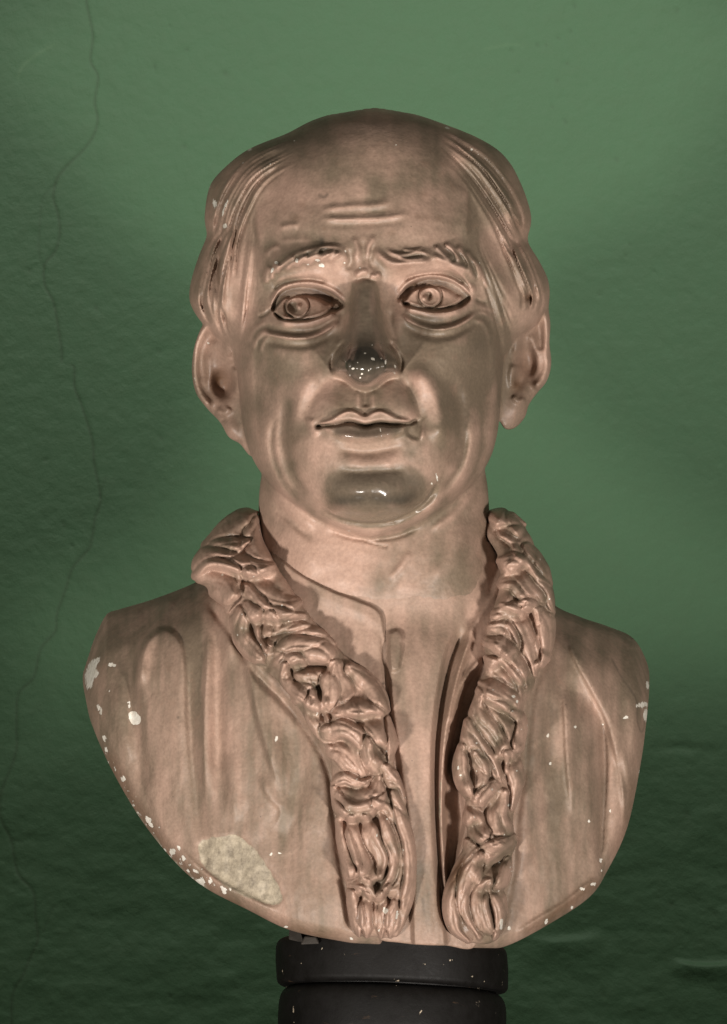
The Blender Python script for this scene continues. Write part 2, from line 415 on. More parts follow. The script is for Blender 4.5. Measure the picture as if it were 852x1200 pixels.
# ---------------------------------------------------------------- wall and floor
WALL_Y = 0.75
def build_wall():
    # the part behind the bust as a fine grid: trowelled plaster, pits and the long crack
    f = Field(-40, 892, -40, 1240, 0.55)
    nv, nu = f.nv, f.nu
    uu, vv = f.grid()
    low = smooth((vv - 640) / 420.0); hi = 1 - low
    f.a += 0.20 * noise2(nv, nu, 7, 8, 1, 3) * (0.6 + 0.4 * hi)
    f.a += 0.6 * low * noise2(nv, nu, 18, 30, 2, 4)
    f.a += 1.0 * smooth((vv - 820) / 260.0) * noise2(nv, nu, 60, 70, 3, 5)
    f.a += 2.5 * noise2(nv, nu, 240, 240, 4, 1)
    crack = Field(-40, 892, -40, 1240, 0.55); scr = Field(-40, 892, -40, 1240, 0.55)
    lines = [[(92, -30), (93, 5), (102, 40), (100, 72), (107, 90), (105, 120), (108, 142), (103, 162), (88, 180), (72, 195), (60, 212), (57, 232), (63, 250), (66, 272), (60, 295), (48, 312), (50, 335), (59, 355), (64, 380), (69, 415), (70, 430)],
             [(70, 430), (83, 430), (86, 455), (95, 475), (107, 515), (111, 545), (117, 585), (112, 610), (108, 640), (102, 648), (86, 668), (78, 692), (70, 720), (66, 742), (50, 762), (44, 795), (26, 815), (24, 850), (24, 885), (8, 930), (7, 960), (20, 985), (23, 1005), (30, 1025), (47, 1045), (49, 1075), (52, 1100), (45, 1118), (36, 1145), (25, 1170), (24, 1230)],
             [(60, 215), (45, 235), (40, 270), (42, 300), (48, 314)], [(20, 985), (34, 988)], [(58, 1095), (66, 1075), (72, 1060)], [(117, 585), (124, 560)]]
    for i, L in enumerate(lines):
        L = [(a + RNG.uniform(-1.2, 1.2), c + RNG.uniform(-1, 1)) for a, c in L]
        wgt = 1.0 if i < 2 else 0.45
        f.ridge(L, 1.9, -0.9 * wgt, 0.02); crack.ridge(L, 1.6, 0.52 * wgt, 0.02)
    for (pu, pv, pr) in [(193, 30, 3), (214, 58, 4), (261, 86, 6), (176, 78, 5), (212, 172, 5), (110, 362, 6), (185, 413, 5), (52, 540, 4), (75, 615, 6), (188, 514, 5), (85, 640, 3), (279, 1158, 6), (283, 1146, 4), (205, 1168, 4), (30, 318, 4), (680, 6, 5), (675, 36, 4), (660, 44, 4), (635, 52, 4), (645, 52, 3), (604, 59, 3), (670, 74, 4), (658, 94, 4), (652, 125, 3), (667, 142, 5), (728, 187, 5), (770, 318, 3), (705, 345, 3), (800, 955, 8), (830, 1070, 7), (700, 1165, 6), (780, 1060, 6), (742, 287, 3), (737, 300, 3), (803, 12, 4), (612, 84, 3)]:
        f.blob(pu, pv, pr, pr * 0.7, -0.9, RNG.uniform(0, 90)); crack.blob(pu, pv, pr * 0.7, pr * 0.5, 0.30, RNG.uniform(0, 90))
    f.ridge([(775, 1125), (800, 1132), (830, 1133), (860, 1128)], 12, 7, 0.3, -1)
    f.ridge([(600, 1100), (650, 1105), (720, 1095)], 18, 4, 0.4, -1)
    f.ridge([(740, 880), (800, 876), (850, 884)], 6, -2, 0.4)
    scr.ridge([(10, 105), (14, 85), (24, 72), (45, 58), (65, 50)], 1.9, 0.22, 0.3)
    scr.ridge([(560, 60), (600, 52), (625, 54)], 1.6, 0.14, 0.3)
    du = np.linspace(0, 1, nu); dv = np.linspace(0, 1, nv)
    # map the front-view rectangle onto the wall plane (perspective rays meeting y = WALL_Y)
    c0 = np.array(cam.location)
    U, V = np.meshgrid(uu[0], vv[:, 0])
    # use a straight rectangular patch: x from u at the middle row, z from v at the middle column
    def hit(u, v):
        d = to_world(np.atleast_1d(np.asarray(u, float)), np.atleast_1d(np.asarray(v, float)), np.zeros(np.size(u))) - c0
        return c0 + d * ((WALL_Y - c0[1]) / d[:, 1])[:, None]
    xs = hit(uu[0], np.full(nu, V0))[:, 0]; zs = hit(np.full(nv, U0), vv[:, 0])[:, 2]
    edge = np.minimum.outer(np.minimum(dv, 1 - dv), np.minimum(du, 1 - du)); fade = smooth(edge / 0.02)
    k = PX * 1.15
    co = np.stack([np.broadcast_to(xs[None, :], U.shape), WALL_Y - k * f.a * fade, np.broadcast_to(zs[:, None], U.shape)], 2).reshape(-1, 3)
    idx = np.arange(nv * nu).reshape(nv, nu)
    q = np.stack([idx[:-1, :-1], idx[1:, :-1], idx[1:, 1:], idx[:-1, 1:]], 2).reshape(-1, 4)
    at = {'crack': np.clip(crack.a, 0, 1).ravel(), 'scratch': np.clip(scr.a, 0, 1).ravel()}
    # the rest of the wall around it: four big strips joined at the patch's edges
    x0, x1, z0, z1 = xs[0], xs[-1], zs[-1], zs[0]; n0 = len(co)
    X0, X1, Z0, Z1 = -2.2, 2.2, 0.0, 3.0
    ext = np.array([[X0, WALL_Y, Z0], [X1, WALL_Y, Z0], [X1, WALL_Y, Z1], [X0, WALL_Y, Z1], [x0, WALL_Y, z0], [x1, WALL_Y, z0], [x1, WALL_Y, z1], [x0, WALL_Y, z1]])
    eq = np.array([[0, 1, 5, 4], [1, 2, 6, 5], [2, 3, 7, 6], [3, 0, 4, 7]]) + n0
    co = np.vstack([co, ext]); q = np.vstack([q, eq])
    at = {k_: np.concatenate([a, np.zeros(8)]) for k_, a in at.items()}
    o = make_mesh('wall', co, q, M_WALL, attrs=at); tag(o, kind='structure')
build_wall()
fl = make_mesh('floor', np.array([[-2.2, -3.4, 0], [2.2, -3.4, 0], [2.2, WALL_Y + 0.02, 0], [-2.2, WALL_Y + 0.02, 0]], float), np.array([[0, 1, 2, 3]]), M_FLOOR)
tag(fl, kind='structure')

# ---------------------------------------------------------------- cabinet the pedestal stands on (below the frame)
TOP_Z = 0.97
M_CAB = plain('dark_cabinet_wood', (0.045, 0.030, 0.020), 0.6, 30)
cab = bpy.data.objects.new('cabinet', None); COL.objects.link(cab); cab.location = (0, 0, 0)
tag(cab, 'plain dark wooden cabinet carrying the black pedestal', 'cabinet')
def box_part(name, x0, x1, y0, y1, z0, z1, bev=0.004):
    me = bpy.data.meshes.new(name)
    me.from_pydata([(x, y, z) for z in (z0, z1) for x, y in ((x0, y0), (x1, y0), (x1, y1), (x0, y1))], [], [(3, 2, 1, 0), (4, 5, 6, 7), (0, 1, 5, 4), (1, 2, 6, 5), (2, 3, 7, 6), (3, 0, 4, 7)])
    me.materials.append(M_CAB); o = bpy.data.objects.new(name, me); COL.objects.link(o); o.parent = cab
    b_ = o.modifiers.new('bevel', 'BEVEL'); b_.width = bev; b_.segments = 3
box_part('cabinet_top', -0.75, 0.75, -0.26, 0.70, TOP_Z - 0.03, TOP_Z)
box_part('cabinet_body', -0.72, 0.72, -0.23, 0.695, 0.0, TOP_Z - 0.031)

# ---------------------------------------------------------------- pedestal
AX_Z = 78.0                                             # depth of the pedestal axis
PB = wp(459, 1104, AX_Z)
R0 = 133 * PX
def lathe(prof, nseg=160):
    n = len(prof); P = np.array(prof, float)
    a = np.linspace(0, 2 * math.pi, nseg, endpoint=False)
    co = np.stack([np.outer(P[:, 0], np.cos(a)), np.outer(P[:, 0], np.sin(a)), np.outer(P[:, 1], np.ones(nseg))], 2)
    idx = np.arange(n * nseg).reshape(n, nseg); nx = np.roll(idx, -1, 1)
    q = np.stack([idx[:-1], nx[:-1], nx[1:], idx[1:]], 2).reshape(-1, 4)
    return co.reshape(-1, 3), q[:, ::-1]
ped = bpy.data.objects.new('pedestal', None); COL.objects.link(ped)
ped.location = (PB.x, PB.y, TOP_Z)
tag(ped, 'turned black painted pedestal with chipped ring mouldings under the bust', 'pedestal')
ztop = PB.z
def ped_part(name, prof, wob=0.0006, tilt=0.0):
    co, q = lathe(prof)
    ang = np.arctan2(co[:, 1], co[:, 0]); r = np.hypot(co[:, 0], co[:, 1])
    k = 1 + wob / R0 * (np.sin(3 * ang + co[:, 2] * 90) + 0.6 * np.sin(7 * ang + 1.3 + 60 * co[:, 2])) * (r > 0.3 * R0)
    co[:, 0] *= k; co[:, 1] *= k
    co[:, 2] += -tilt * co[:, 0]
    o = make_mesh(name, co + np.array([PB.x, PB.y, 0]), q, M_BLACK, ped, origin=(PB.x, PB.y, 0)); return o
def arc(cx, cz, rx, rz, a0, a1, n=14):
    return [(cx + rx * math.cos(math.radians(a0 + (a1 - a0) * i / n)), cz + rz * math.sin(math.radians(a0 + (a1 - a0) * i / n))) for i in range(n + 1)]
T = math.tan(math.radians(2.0))
b1 = ztop - 0.0270
ped_part('top_ring', [(0.0, ztop)] + arc(R0 - 0.006, ztop - 0.006, 0.006, 0.006, 90, 0, 8) + [(R0 + 0.0004, ztop - 0.013)] + arc(R0 - 0.0035, b1 + 0.0035, 0.0035, 0.0035, 0, -90, 8) + [(R0 - 0.008, b1), (0.0, b1 - 0.0002)], 0.0004, T)
b2 = b1 - 0.0022
ped_part('neck_groove', [(R0 - 0.0075, b1 + 0.001), (R0 - 0.0085, b1 - 0.004), (R0 - 0.0090, b2 - 0.004)], 0.0002, T)
c2 = b1 - 0.0174
def bulge(cx, cz, rx, rz, n=28):
    out = []
    for i in range(n + 1):
        a = math.radians(90 - 180 * i / n); ca, sa = math.cos(a), math.sin(a)
        out.append((cx + rx * abs(ca) ** 0.5, cz + rz * math.copysign(abs(sa) ** 0.6, sa)))
    return out
ped_part('torus_moulding', [(0.0, c2 + 0.0172)] + bulge(R0 - 0.0145, c2, 0.0135, 0.0170) + [(0.0, c2 - 0.0172)], 0.0004, T)
c3 = c2 - 0.0170
ped_part('column_shaft', [(R0 - 0.020, c3 + 0.004), (R0 - 0.022, c3 - 0.012), (R0 - 0.026, c3 - 0.05), (R0 - 0.026, TOP_Z + 0.09), (R0 - 0.018, TOP_Z + 0.065), (R0 - 0.010, TOP_Z + 0.058)], 0.0003)
B = TOP_Z
ped_part('base_ring', [(0.0, B + 0.060)] + arc(R0 - 0.004, B + 0.046, 0.014, 0.014, 90, -90, 14) + [(R0 - 0.002, B + 0.031)] + arc(R0 + 0.014, B + 0.027, 0.004, 0.004, 90, 0, 6) + [(R0 + 0.018, B), (0.0, B)], 0.0003)

# ---------------------------------------------------------------- torso depth
BUST_BASE = Vector((PB.x, PB.y, ztop))
bust = bpy.data.objects.new('portrait_bust', None); COL.objects.link(bust)
bust.location = BUST_BASE
tag(bust, 'painted plaster bust of a balding man in fur-trimmed robe, standing on black pedestal', 'bust')

ZC = [(560, 30), (600, 55), (640, 88), (680, 118), (720, 144), (760, 165), (800, 182), (850, 197), (900, 208), (950, 217), (1000, 224), (1050, 229), (1120, 233)]
def torso_z(u, v):
    zc = tab(v, ZC, 22)
    x = np.abs(u - 436) / 330.0
    return zc - 168 * x ** 2.1

ROBE = [(300, 640), (262, 662), (228, 683), (180, 702), (140, 714), (125, 720), (112, 745), (100, 778), (97, 796), (101, 822), (108, 850), (130, 900), (165, 960), (205, 1010), (240, 1040), (290, 1066), (340, 1090), (400, 1103), (430, 1106), (520, 1109), (570, 1111), (595, 1108), (640, 1085), (690, 1052), (712, 1020), (735, 970), (750, 900), (757, 850), (761, 803), (758, 776), (742, 748), (715, 735), (680, 723), (650, 709), (625, 680), (600, 640)]

def masks(V, U, fields):
    return {k: np.clip(f(U, V), 0, 1.2) for k, f in fields.items()}
ATTR = ('grime_shading', 'dark', 'gloss', 'brown', 'bare', 'chip')
def mask_fields(*rect, res=1.0): return {k: Field(*rect, res) for k in ATTR}

def heightfield_solid(front, sd, back, ax_u, ax_v, ax_z, edge_k, chunk=60):
    """solid between a front surface and a back surface inside an outline; returns (u,v,z) vertices and quads"""
    F = np.empty((len(ax_u), len(ax_v), len(ax_z)), np.float32)
    UU, VV = np.meshgrid(ax_u, ax_v, indexing='ij')
    zf = front(UU, VV).astype(np.float32); s_ = sd(UU, VV).astype(np.float32); zb = back(UU, VV).astype(np.float32)
    for j in range(0, len(ax_v), chunk):
        sl = slice(j, j + chunk)
        Zg = ax_z[None, None, :]
        f = smax(Zg - zf[:, sl, None], -s_[:, sl, None], edge_k)
        F[:, sl] = np.maximum(f, zb[:, sl, None] - Zg)
    return surface_nets(F, ax_u, ax_v, ax_z)

def finish(name, Vt, Q, mat, fields, parent=bust):
    co = to_world(Vt[:, 0], Vt[:, 1], Vt[:, 2])
    at = masks(Vt[:, 1], Vt[:, 0], fields)
    # losses of paint sit on the front, they do not run down the sides
    facing = -(vnormals(co, Q) @ np.array(FWD)); keep = smooth((facing + 0.05) / 0.25)
    for k in ('chip', 'bare', 'dark'): at[k] = at[k] * keep
    return make_mesh(name, co, Q, mat, parent, origin=tuple(BUST_BASE), attrs=at)

# ---------------------------------------------------------------- robe
def build_robe():
    rect = (80, 780, 620, 1125)
    sdf = Field(*rect, 1.0); sdf.a -= 60
    r = sdf.polydist(ROBE, 60); sdf.a[r[0]] = r[1]
    uu, vv = sdf.grid(); S = sdf.a
    F = Field(*rect, 1.0)
    base = torso_z(uu, vv)
    # rounded shoulders at the top edge, a short bevel along the cut below
    top = np.interp(uu[0], [97, 112, 125, 180, 228, 262, 300, 600, 625, 650, 680, 715, 742, 762], [790, 745, 720, 702, 683, 662, 640, 640, 680, 709, 723, 735, 748, 790])[None, :]
    dt = np.clip((vv - top) / 115.0, 0, 1)
    brk = top + np.where(uu < 436, 44.0, 50.0); xx = brk - vv; xx = 0.5 * (xx + np.sqrt(xx * xx + 30.0))
    base = base - np.where(uu < 436, 1.25, 0.85) * np.clip(xx, 0, 60) * smooth((np.abs(uu - 436) - 130) / 60)
    base = base - 70 * (1 - np.sqrt(1 - (1 - dt) ** 2)) * smooth((np.abs(uu - 436) - 60) / 90)
    rim = np.where(vv < 760, 10.0, 15.0); q = np.clip(S / rim, 0, 1)
    base = base - rim * 1.1 * (1 - q) ** 1.6
    F.a += base.astype(np.float32)
    g = Field(*rect, 1.0)
    # left side of the picture: the rounded-top fold with its crisp edge, groove, narrow fold, wide fold
    L1 = [(157, 800), (162, 770), (172, 749), (190, 737), (206, 744), (216, 768), (219, 830), (223, 900), (230, 960), (236, 1010), (215, 1015), (190, 975), (170, 920), (158, 860)]
    d = g.polydist(L1, 20); sl = d[0]
    g.a[sl] += smooth(d[1] / 9 + 0.5) * (9 - 7 * smooth((vv[sl[0]] - 740) / 240.0))
    g.ridge([(218, 770), (222, 830), (227, 900), (233, 960), (240, 1005)], 9, -5, 0.25)
    g.ridge([(246, 720), (243, 780), (240, 840), (240, 900), (243, 950)], 9, 7, 0.25, 1)
    g.ridge([(256, 700), (254, 760), (254, 830), (258, 900), (266, 950)], 10, -8, 0.25)
    g.ridge([(285, 720), (292, 780), (304, 840), (318, 890), (330, 925), (336, 940)], 14, 8, 0.25, 1)
    g.ridge([(345, 800), (345, 860), (348, 920), (335, 975), (345, 1040)], 18, -9, 0.3)
    g.ridge([(300, 905), (318, 935), (330, 950), (322, 975)], 12, 5, 0.3, 1)
    g.ridge([(262, 880), (272, 930), (276, 965)], 10, 4, 0.3)
    g.ridge([(210, 690), (196, 712), (178, 742), (168, 770), (162, 810)], 6, 9, 0.18)
    g.ridge([(196, 700), (176, 726), (154, 760), (148, 800)], 13, -7, 0.25)
    g.ridge([(126, 722), (118, 750), (110, 790)], 8, 4, 0.2, -1)
    g.ridge([(150, 770), (158, 820), (163, 870), (172, 930)], 8, -7, 0.2)
    g.ridge([(132, 800), (140, 850), (155, 900)], 11, 5, 0.3)
    g.ridge([(262, 690), (268, 730), (270, 780)], 10, 5, 0.3); g.ridge([(280, 705), (284, 740), (288, 780)], 8, -5, 0.3)
    g.blob(375, 1060, 40, 30, 5); g.blob(140, 860, 25, 60, 3, 20)
    # right side
    g.ridge([(640, 730), (652, 770), (660, 800), (680, 822), (700, 838), (705, 870), (707, 930), (705, 1010)], 15, -9, 0.15)
    g.ridge([(662, 740), (676, 775), (695, 810), (712, 845), (724, 890), (732, 940), (730, 975)], 9, 8, 0.15, 1)
    g.ridge([(668, 728), (690, 770), (706, 810)], 18, 5, 0.3)
    g.ridge([(661, 790), (663, 840), (666, 900), (672, 960)], 10, 8, 0.25, 1)
    g.ridge([(645, 800), (645, 860), (640, 920)], 10, -5, 0.3)
    g.ridge([(685, 860), (688, 920), (690, 980)], 12, 5, 0.3)
    g.ridge([(706, 835), (708, 900), (706, 960), (703, 1020)], 5, -7, 0.15)
    g.ridge([(722, 880), (733, 925), (735, 965)], 5, -5, 0.2)
    g.ridge([(620, 900), (618, 960), (610, 1030)], 16, 5, 0.3)
    g.ridge([(735, 790), (742, 840), (742, 900)], 12, 4, 0.3)
    # bevel facet along the lower right cut
    g.ridge([(712, 1018), (700, 1030), (685, 1040), (660, 1060), (630, 1078), (600, 1098)], 9, 4.5, 0.12, 1)
    g.ridge([(205, 985), (225, 1010), (250, 1030), (290, 1052), (330, 1072)], 9, 4, 0.2, -1)
    # channel under the fur edges
    g.ridge([(240, 700), (272, 745), (300, 790), (332, 822), (362, 860), (384, 900), (392, 950), (398, 1000), (408, 1060), (412, 1095)], 5, -7, 0.05)
    g.ridge([(652, 720), (648, 745), (640, 775), (626, 806), (618, 850), (614, 900), (606, 950), (602, 1010), (592, 1060), (586, 1095)], 6, -4, 0.05)
    g.a *= 1.35
    n = noise2(g.nv, g.nu, 70, 26, 21, 3); g.a += 0.7 * n + 0.30 * noise2(g.nv, g.nu, 16, 10, 22, 2)
    # sink the missing plaster
    BARE = [(232, 990), (245, 982), (280, 980), (300, 998), (322, 1030), (331, 1055), (312, 1060), (270, 1042), (238, 1015)]
    g.poly(BARE, 2.5, -2.2)
    F.a += g.a
    # inside the fur trims the robe dips so that the shirt can sit there
    IN = [(330, 640), (340, 690), (395, 760), (425, 830), (440, 900), (447, 960), (455, 1030), (455, 1125), (540, 1125), (560, 1010), (565, 900), (585, 800), (605, 720), (610, 640)]
    F.poly(IN, 6, -34)
    SD = sdf
    back = lambda u, v: torso_z(u, v) - 150 - 90 * smooth((330 - np.abs(u - 430)) / 330) + 0 * u
    au = axis(86, (774, 1.7)); av = axis(630, (1120, 1.7)); az = axis(-190, (-30, 7), (250, 3.2))
    Vt, Q = heightfield_solid(F, SD, back, au, av, az, 5.0)
    m = mask_fields(*rect)
    mg = m['grime_shading']; mg.a += 0.58 + 0.17 * noise2(mg.nv, mg.nu, 110, 24, 31, 4) + 0.06 * noise2(mg.nv, mg.nu, 60, 5, 32, 2)
    mg.ridge([(228, 700), (226, 780), (230, 900), (238, 980)], 16, 0.28, 0.2)
    mg.ridge([(350, 830), (345, 920), (350, 1000)], 22, 0.25, 0.2)
    mg.poly([(125, 722), (225, 690), (250, 720), (235, 790), (215, 760), (190, 737), (165, 765), (150, 800), (120, 790)], 12, 0.30)  # shade of the shoulder top painted into the robe's tone
    mg.poly([(650, 715), (740, 748), (755, 800), (730, 850), (700, 800), (670, 760)], 22, 0.26)  # painted shade on the other shoulder top
    for q_ in ((705, 930, 14, 70), (640, 930, 12, 70), (665, 930, 16, 40), (135, 830, 18, 50), (120, 750, 14, 22)): mg.blob(*q_, 0.30)
    mg.blob(300, 950, 18, 30, 0.2); mg.blob(210, 950, 14, 30, 0.2)
    m['bare'].poly(BARE, 9, 0.95); m['bare'].ridge([(150, 935), (178, 980), (205, 1010), (240, 1040), (262, 1052)], 6, 0.52, 0.15)
    m['bare'].blob(122, 800, 14, 14, 0.34); m['bare'].blob(150, 790, 8, 18, 0.30, 20)
    m['brown'].ridge([(120, 870), (150, 930), (190, 990), (225, 1025), (280, 1062), (340, 1088), (420, 1104)], 8, 0.55, 0.08)
    m['brown'].ridge([(705, 1030), (680, 1048), (650, 1072), (610, 1098)], 9, 0.55, 0.1); m['brown'].ridge([(742, 900), (735, 960), (715, 1010)], 6, 0.35, 0.2)
    c = m['chip']
    c.poly([(98, 790), (104, 776), (114, 770), (119, 772), (113, 783), (119, 790), (112, 795), (108, 806), (101, 808)], 4, 0.78)
    c.poly([(150, 836), (157, 833), (165, 841), (163, 848), (154, 848)], 1.5, 1.1); c.ridge([(151, 821), (152, 833)], 2.0, 0.7, 0.1)
    c.ridge([(113, 824), (117, 832), (119, 840)], 3.0, 0.7, 0.2); c.blob(127, 809, 6, 4, 0.5)
    for i in range(130):
        t = RNG.uniform(0, 1) ** 0.8; i0 = spline([(118, 865), (128, 895), (162, 955), (202, 1006), (238, 1036), (262, 1050)], 2)
        p = i0[int(t * (len(i0) - 1))]; k = RNG.uniform(1.0, 3.6)
        c.blob(p[0] + RNG.uniform(0, 15) * (0.3 + t), p[1] - RNG.uniform(-4, 8), k * 0.8, k * 1.2, RNG.uniform(0.25, 0.6), -35)
    c.ridge([(160, 956), (200, 1008), (236, 1036), (246, 1042)], 2.2, 0.45, 0.1)
    for (a, b_, ru, rv) in [(759, 803, 2.5, 6), (752, 826, 8, 3.5), (757, 838, 3.5, 9), (733, 841, 4, 2.5), (674, 852, 2.4, 2.4), (706, 849, 2, 2), (642, 862, 2, 3), (704, 1009, 2.2, 3.5), (705, 1020, 1.5, 2), (640, 1080, 2, 4), (597, 1088, 2, 3), (743, 955, 2.5, 5), (695, 1036, 5, 2.2), (683, 1042, 5, 2), (324, 866, 2, 5), (318, 1001, 2, 3), (328, 1000, 4, 1.5), (690, 962, 2, 2), (715, 950, 1.5, 2.5), (645, 895, 1.5, 2.5), (670, 1063, 2, 3), (131, 779, 6, 3), (750, 905, 2, 4), (412, 1100, 3, 1.5), (335, 1086, 3, 1.5)]:
        c.blob(a, b_, ru, rv, 0.95, RNG.uniform(-20, 20))
    m['dark'].ridge([(716, 770), (726, 790), (740, 810), (746, 822), (747, 845), (752, 858), (755, 850), (754, 842)], 0.8, 0.5, 0.03)
    m['dark'].blob(209, 841, 1.6, 1.2, 0.9); m['dark'].blob(700, 1041, 1.4, 1.4, 0.6)
    for k in m: m[k].a = np.clip(m[k].a, 0, 1.2)
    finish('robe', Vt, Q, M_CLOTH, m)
build_robe()

# ---------------------------------------------------------------- shirt front with its placket
def build_shirt():
    rect = (290, 640, 610, 1122)
    OUT = [(315, 640), (330, 690), (380, 765), (408, 840), (420, 900), (428, 970), (436, 1040), (440, 1095), (470, 1105), (520, 1108), (560, 1104), (560, 1010), (568, 900), (590, 800), (608, 720), (612, 650), (590, 632)]
    sdf = Field(*rect, 1.2); sdf.a -= 40; r = sdf.polydist(OUT, 40); sdf.a[r[0]] = r[1]
    F = Field(*rect, 1.2); uu, vv = F.grid()
    F.a += (torso_z(uu, vv) - 3 - 8 * smooth((np.abs(uu - 470) - 20) / 90)).astype(np.float32)
    # the raised placket with its crisp left edge and the two sharp pleats beside the other fur trim
    PL = [(452, 716), (456, 770), (460, 830), (470, 900), (478, 960), (484, 1030), (487, 1120), (522, 1120), (514, 1040), (508, 960), (507, 880), (512, 820), (524, 760), (545, 712), (500, 706)]
    b4 = F.a.copy(); F.poly(PL, 3.0, 11); F.a = b4 + (F.a - b4) * smooth((vv - 700) / 80.0).astype(np.float32)
    F.ridge([(456, 740), (458, 800), (464, 860), (473, 930), (480, 1000), (485, 1090)], 2.2, 2.2, 0.08)
    F.ridge([(447, 730), (451, 790), (457, 850), (466, 920), (474, 1000), (480, 1090)], 3.0, -5, 0.08)
    F.poly([(456, 742), (465, 738), (472, 748), (471, 775), (464, 786), (457, 780)], 3.0, 7)
    F.ridge([(471, 748), (472, 765), (468, 785)], 2.5, -4, 0.2)
    F.ridge([(545, 735), (528, 775), (517, 830), (512, 890), (512, 960), (516, 1030), (522, 1090)], 4.5, -13, 0.06)
    F.ridge([(556, 735), (540, 780), (527, 830), (519, 885), (517, 950), (520, 1010), (524, 1050)], 3.4, 11, 0.08)
    F.poly([(560, 780), (570, 772), (566, 800), (556, 830), (546, 870), (540, 920), (544, 960), (536, 1000), (526, 1050), (522, 1010), (520, 950), (524, 890), (534, 840), (544, 805)], 4.0, -20)
    F.ridge([(568, 772), (550, 790), (537, 815), (528, 850)], 4.5, 9, 0.1)
    # collar line rising from the placket to both sides of the neck
    F.ridge([(330, 668), (360, 690), (400, 708), (432, 722), (446, 740)], 7, 5, 0.15)
    F.ridge([(575, 690), (560, 720), (545, 750)], 6, 5, 0.2)
    F.ridge([(440, 760), (448, 830), (460, 900)], 8, 3, 0.3)
    F.a += 0.4 * noise2(F.nv, F.nu, 40, 14, 41, 3)
    nw = tab(vv, [(600, 134), (660, 140), (700, 150), (770, 185)], 10); nz = tab(vv, [(600, 126), (640, 140), (680, 146), (705, 146), (735, 132), (770, 112)], 8); nc = tab(vv, [(600, 438), (700, 446), (770, 450)], 10)
    neck = 27 + (nz - 27) * np.sqrt(np.clip(1 - (np.abs(uu - nc) / nw) ** 2.3, 0, 1))
    F.a = smax(F.a, (neck - 1.5).astype(np.float32), 30.0)
    COLLAR = [(300, 640), (326, 654), (352, 673), (388, 692), (420, 704), (441, 714), (449, 730), (452, 780), (440, 800), (380, 770), (330, 720)]
    b4 = F.a.copy(); F.poly(COLLAR, 2.2, 9); F.a = b4 + (F.a - b4) * (1 - smooth((vv - 730) / 60.0)).astype(np.float32)
    COLLAR2 = [(600, 640), (586, 668), (577, 695), (560, 722), (545, 752), (560, 780), (600, 760), (615, 690)]
    b4 = F.a.copy(); F.poly(COLLAR2, 4, 9); F.a = b4 + (F.a - b4) * (1 - smooth((vv - 720) / 50.0)).astype(np.float32)
    back = lambda u, v: torso_z(u, v) - 80
    au = axis(296, (606, 1.5)); av = axis(634, (1116, 1.6)); az = axis(-20, (60, 5), (262, 2.4))
    Vt, Q = heightfield_solid(F, sdf, back, au, av, az, 3.0)
    m = mask_fields(*rect)
    mg = m['grime_shading']; mg.a += 0.34 + 0.15 * noise2(mg.nv, mg.nu, 90, 20, 42, 3)
    mg.blob(463, 762, 12, 30, 0.35); mg.poly([(485, 720), (545, 715), (515, 800), (500, 850), (490, 800)], 14, 0.25)
    mg.ridge([(497, 1000), (502, 1060), (510, 1100)], 14, 0.35, 0.2)
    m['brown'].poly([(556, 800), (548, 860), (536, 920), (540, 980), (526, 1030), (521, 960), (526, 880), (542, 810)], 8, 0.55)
    m['brown'].ridge([(560, 720), (535, 790), (520, 860)], 12, 0.35, 0.2)  # shadow beside the right fur trim, painted into the colour
    for (a, b_) in [(449, 801), (451, 840), (404, 775)]: m['dark'].blob(a, b_, 1.8, 1.3, 1.0)
    m['bare'].ridge([(517, 900), (515, 950), (519, 990)], 3, 0.5, 0.2)
    m['dark'].ridge([(495, 1050), (498, 1075)], 2, 0.4, 0.2)
    m['bare'].poly([(478, 1085), (520, 1090), (522, 1112), (478, 1110)], 10, 0.35)
    for k in m: m[k].a = np.clip(m[k].a, 0, 1.2)
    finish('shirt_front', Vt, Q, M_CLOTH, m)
build_shirt()

# ---------------------------------------------------------------- fur trims
LEDGE_A = [[(226, 678), (245, 662), (270, 664), (300, 672), (332, 664)], [(240, 690), (256, 704), (272, 700), (284, 690)], [(283, 737), (300, 722), (330, 724), (360, 717)], [(292, 776), (308, 772), (320, 752)], [(322, 792), (340, 775), (368, 772), (394, 776)], [(336, 818), (356, 824), (374, 830), (386, 815)], [(394, 828), (416, 836), (440, 833), (457, 836)], [(384, 866), (402, 860), (420, 878), (430, 914)], [(428, 874), (448, 870), (463, 884)], [(391, 936), (406, 955), (432, 953), (458, 932)], [(398, 1032), (418, 1024), (436, 1030), (452, 1018)], [(408, 1042), (430, 1045), (442, 1051), (464, 1034)]]
LEDGE_B = [[(574, 618), (592, 612), (612, 630)], [(584, 668), (604, 664), (618, 650)], [(582, 702), (604, 714), (630, 706)], [(626, 774), (636, 780), (648, 768)], [(574, 745), (592, 768), (606, 752)], [(566, 785), (590, 775), (614, 806)], [(558, 812), (582, 823), (610, 842)], [(578, 880), (596, 885), (614, 870)], [(538, 912), (560, 940), (590, 916)], [(556, 975), (580, 991), (604, 985)], [(550, 1000), (572, 1004), (602, 990)], [(554, 1040), (575, 1034), (592, 1044)], [(530, 960), (548, 962), (560, 950)]]
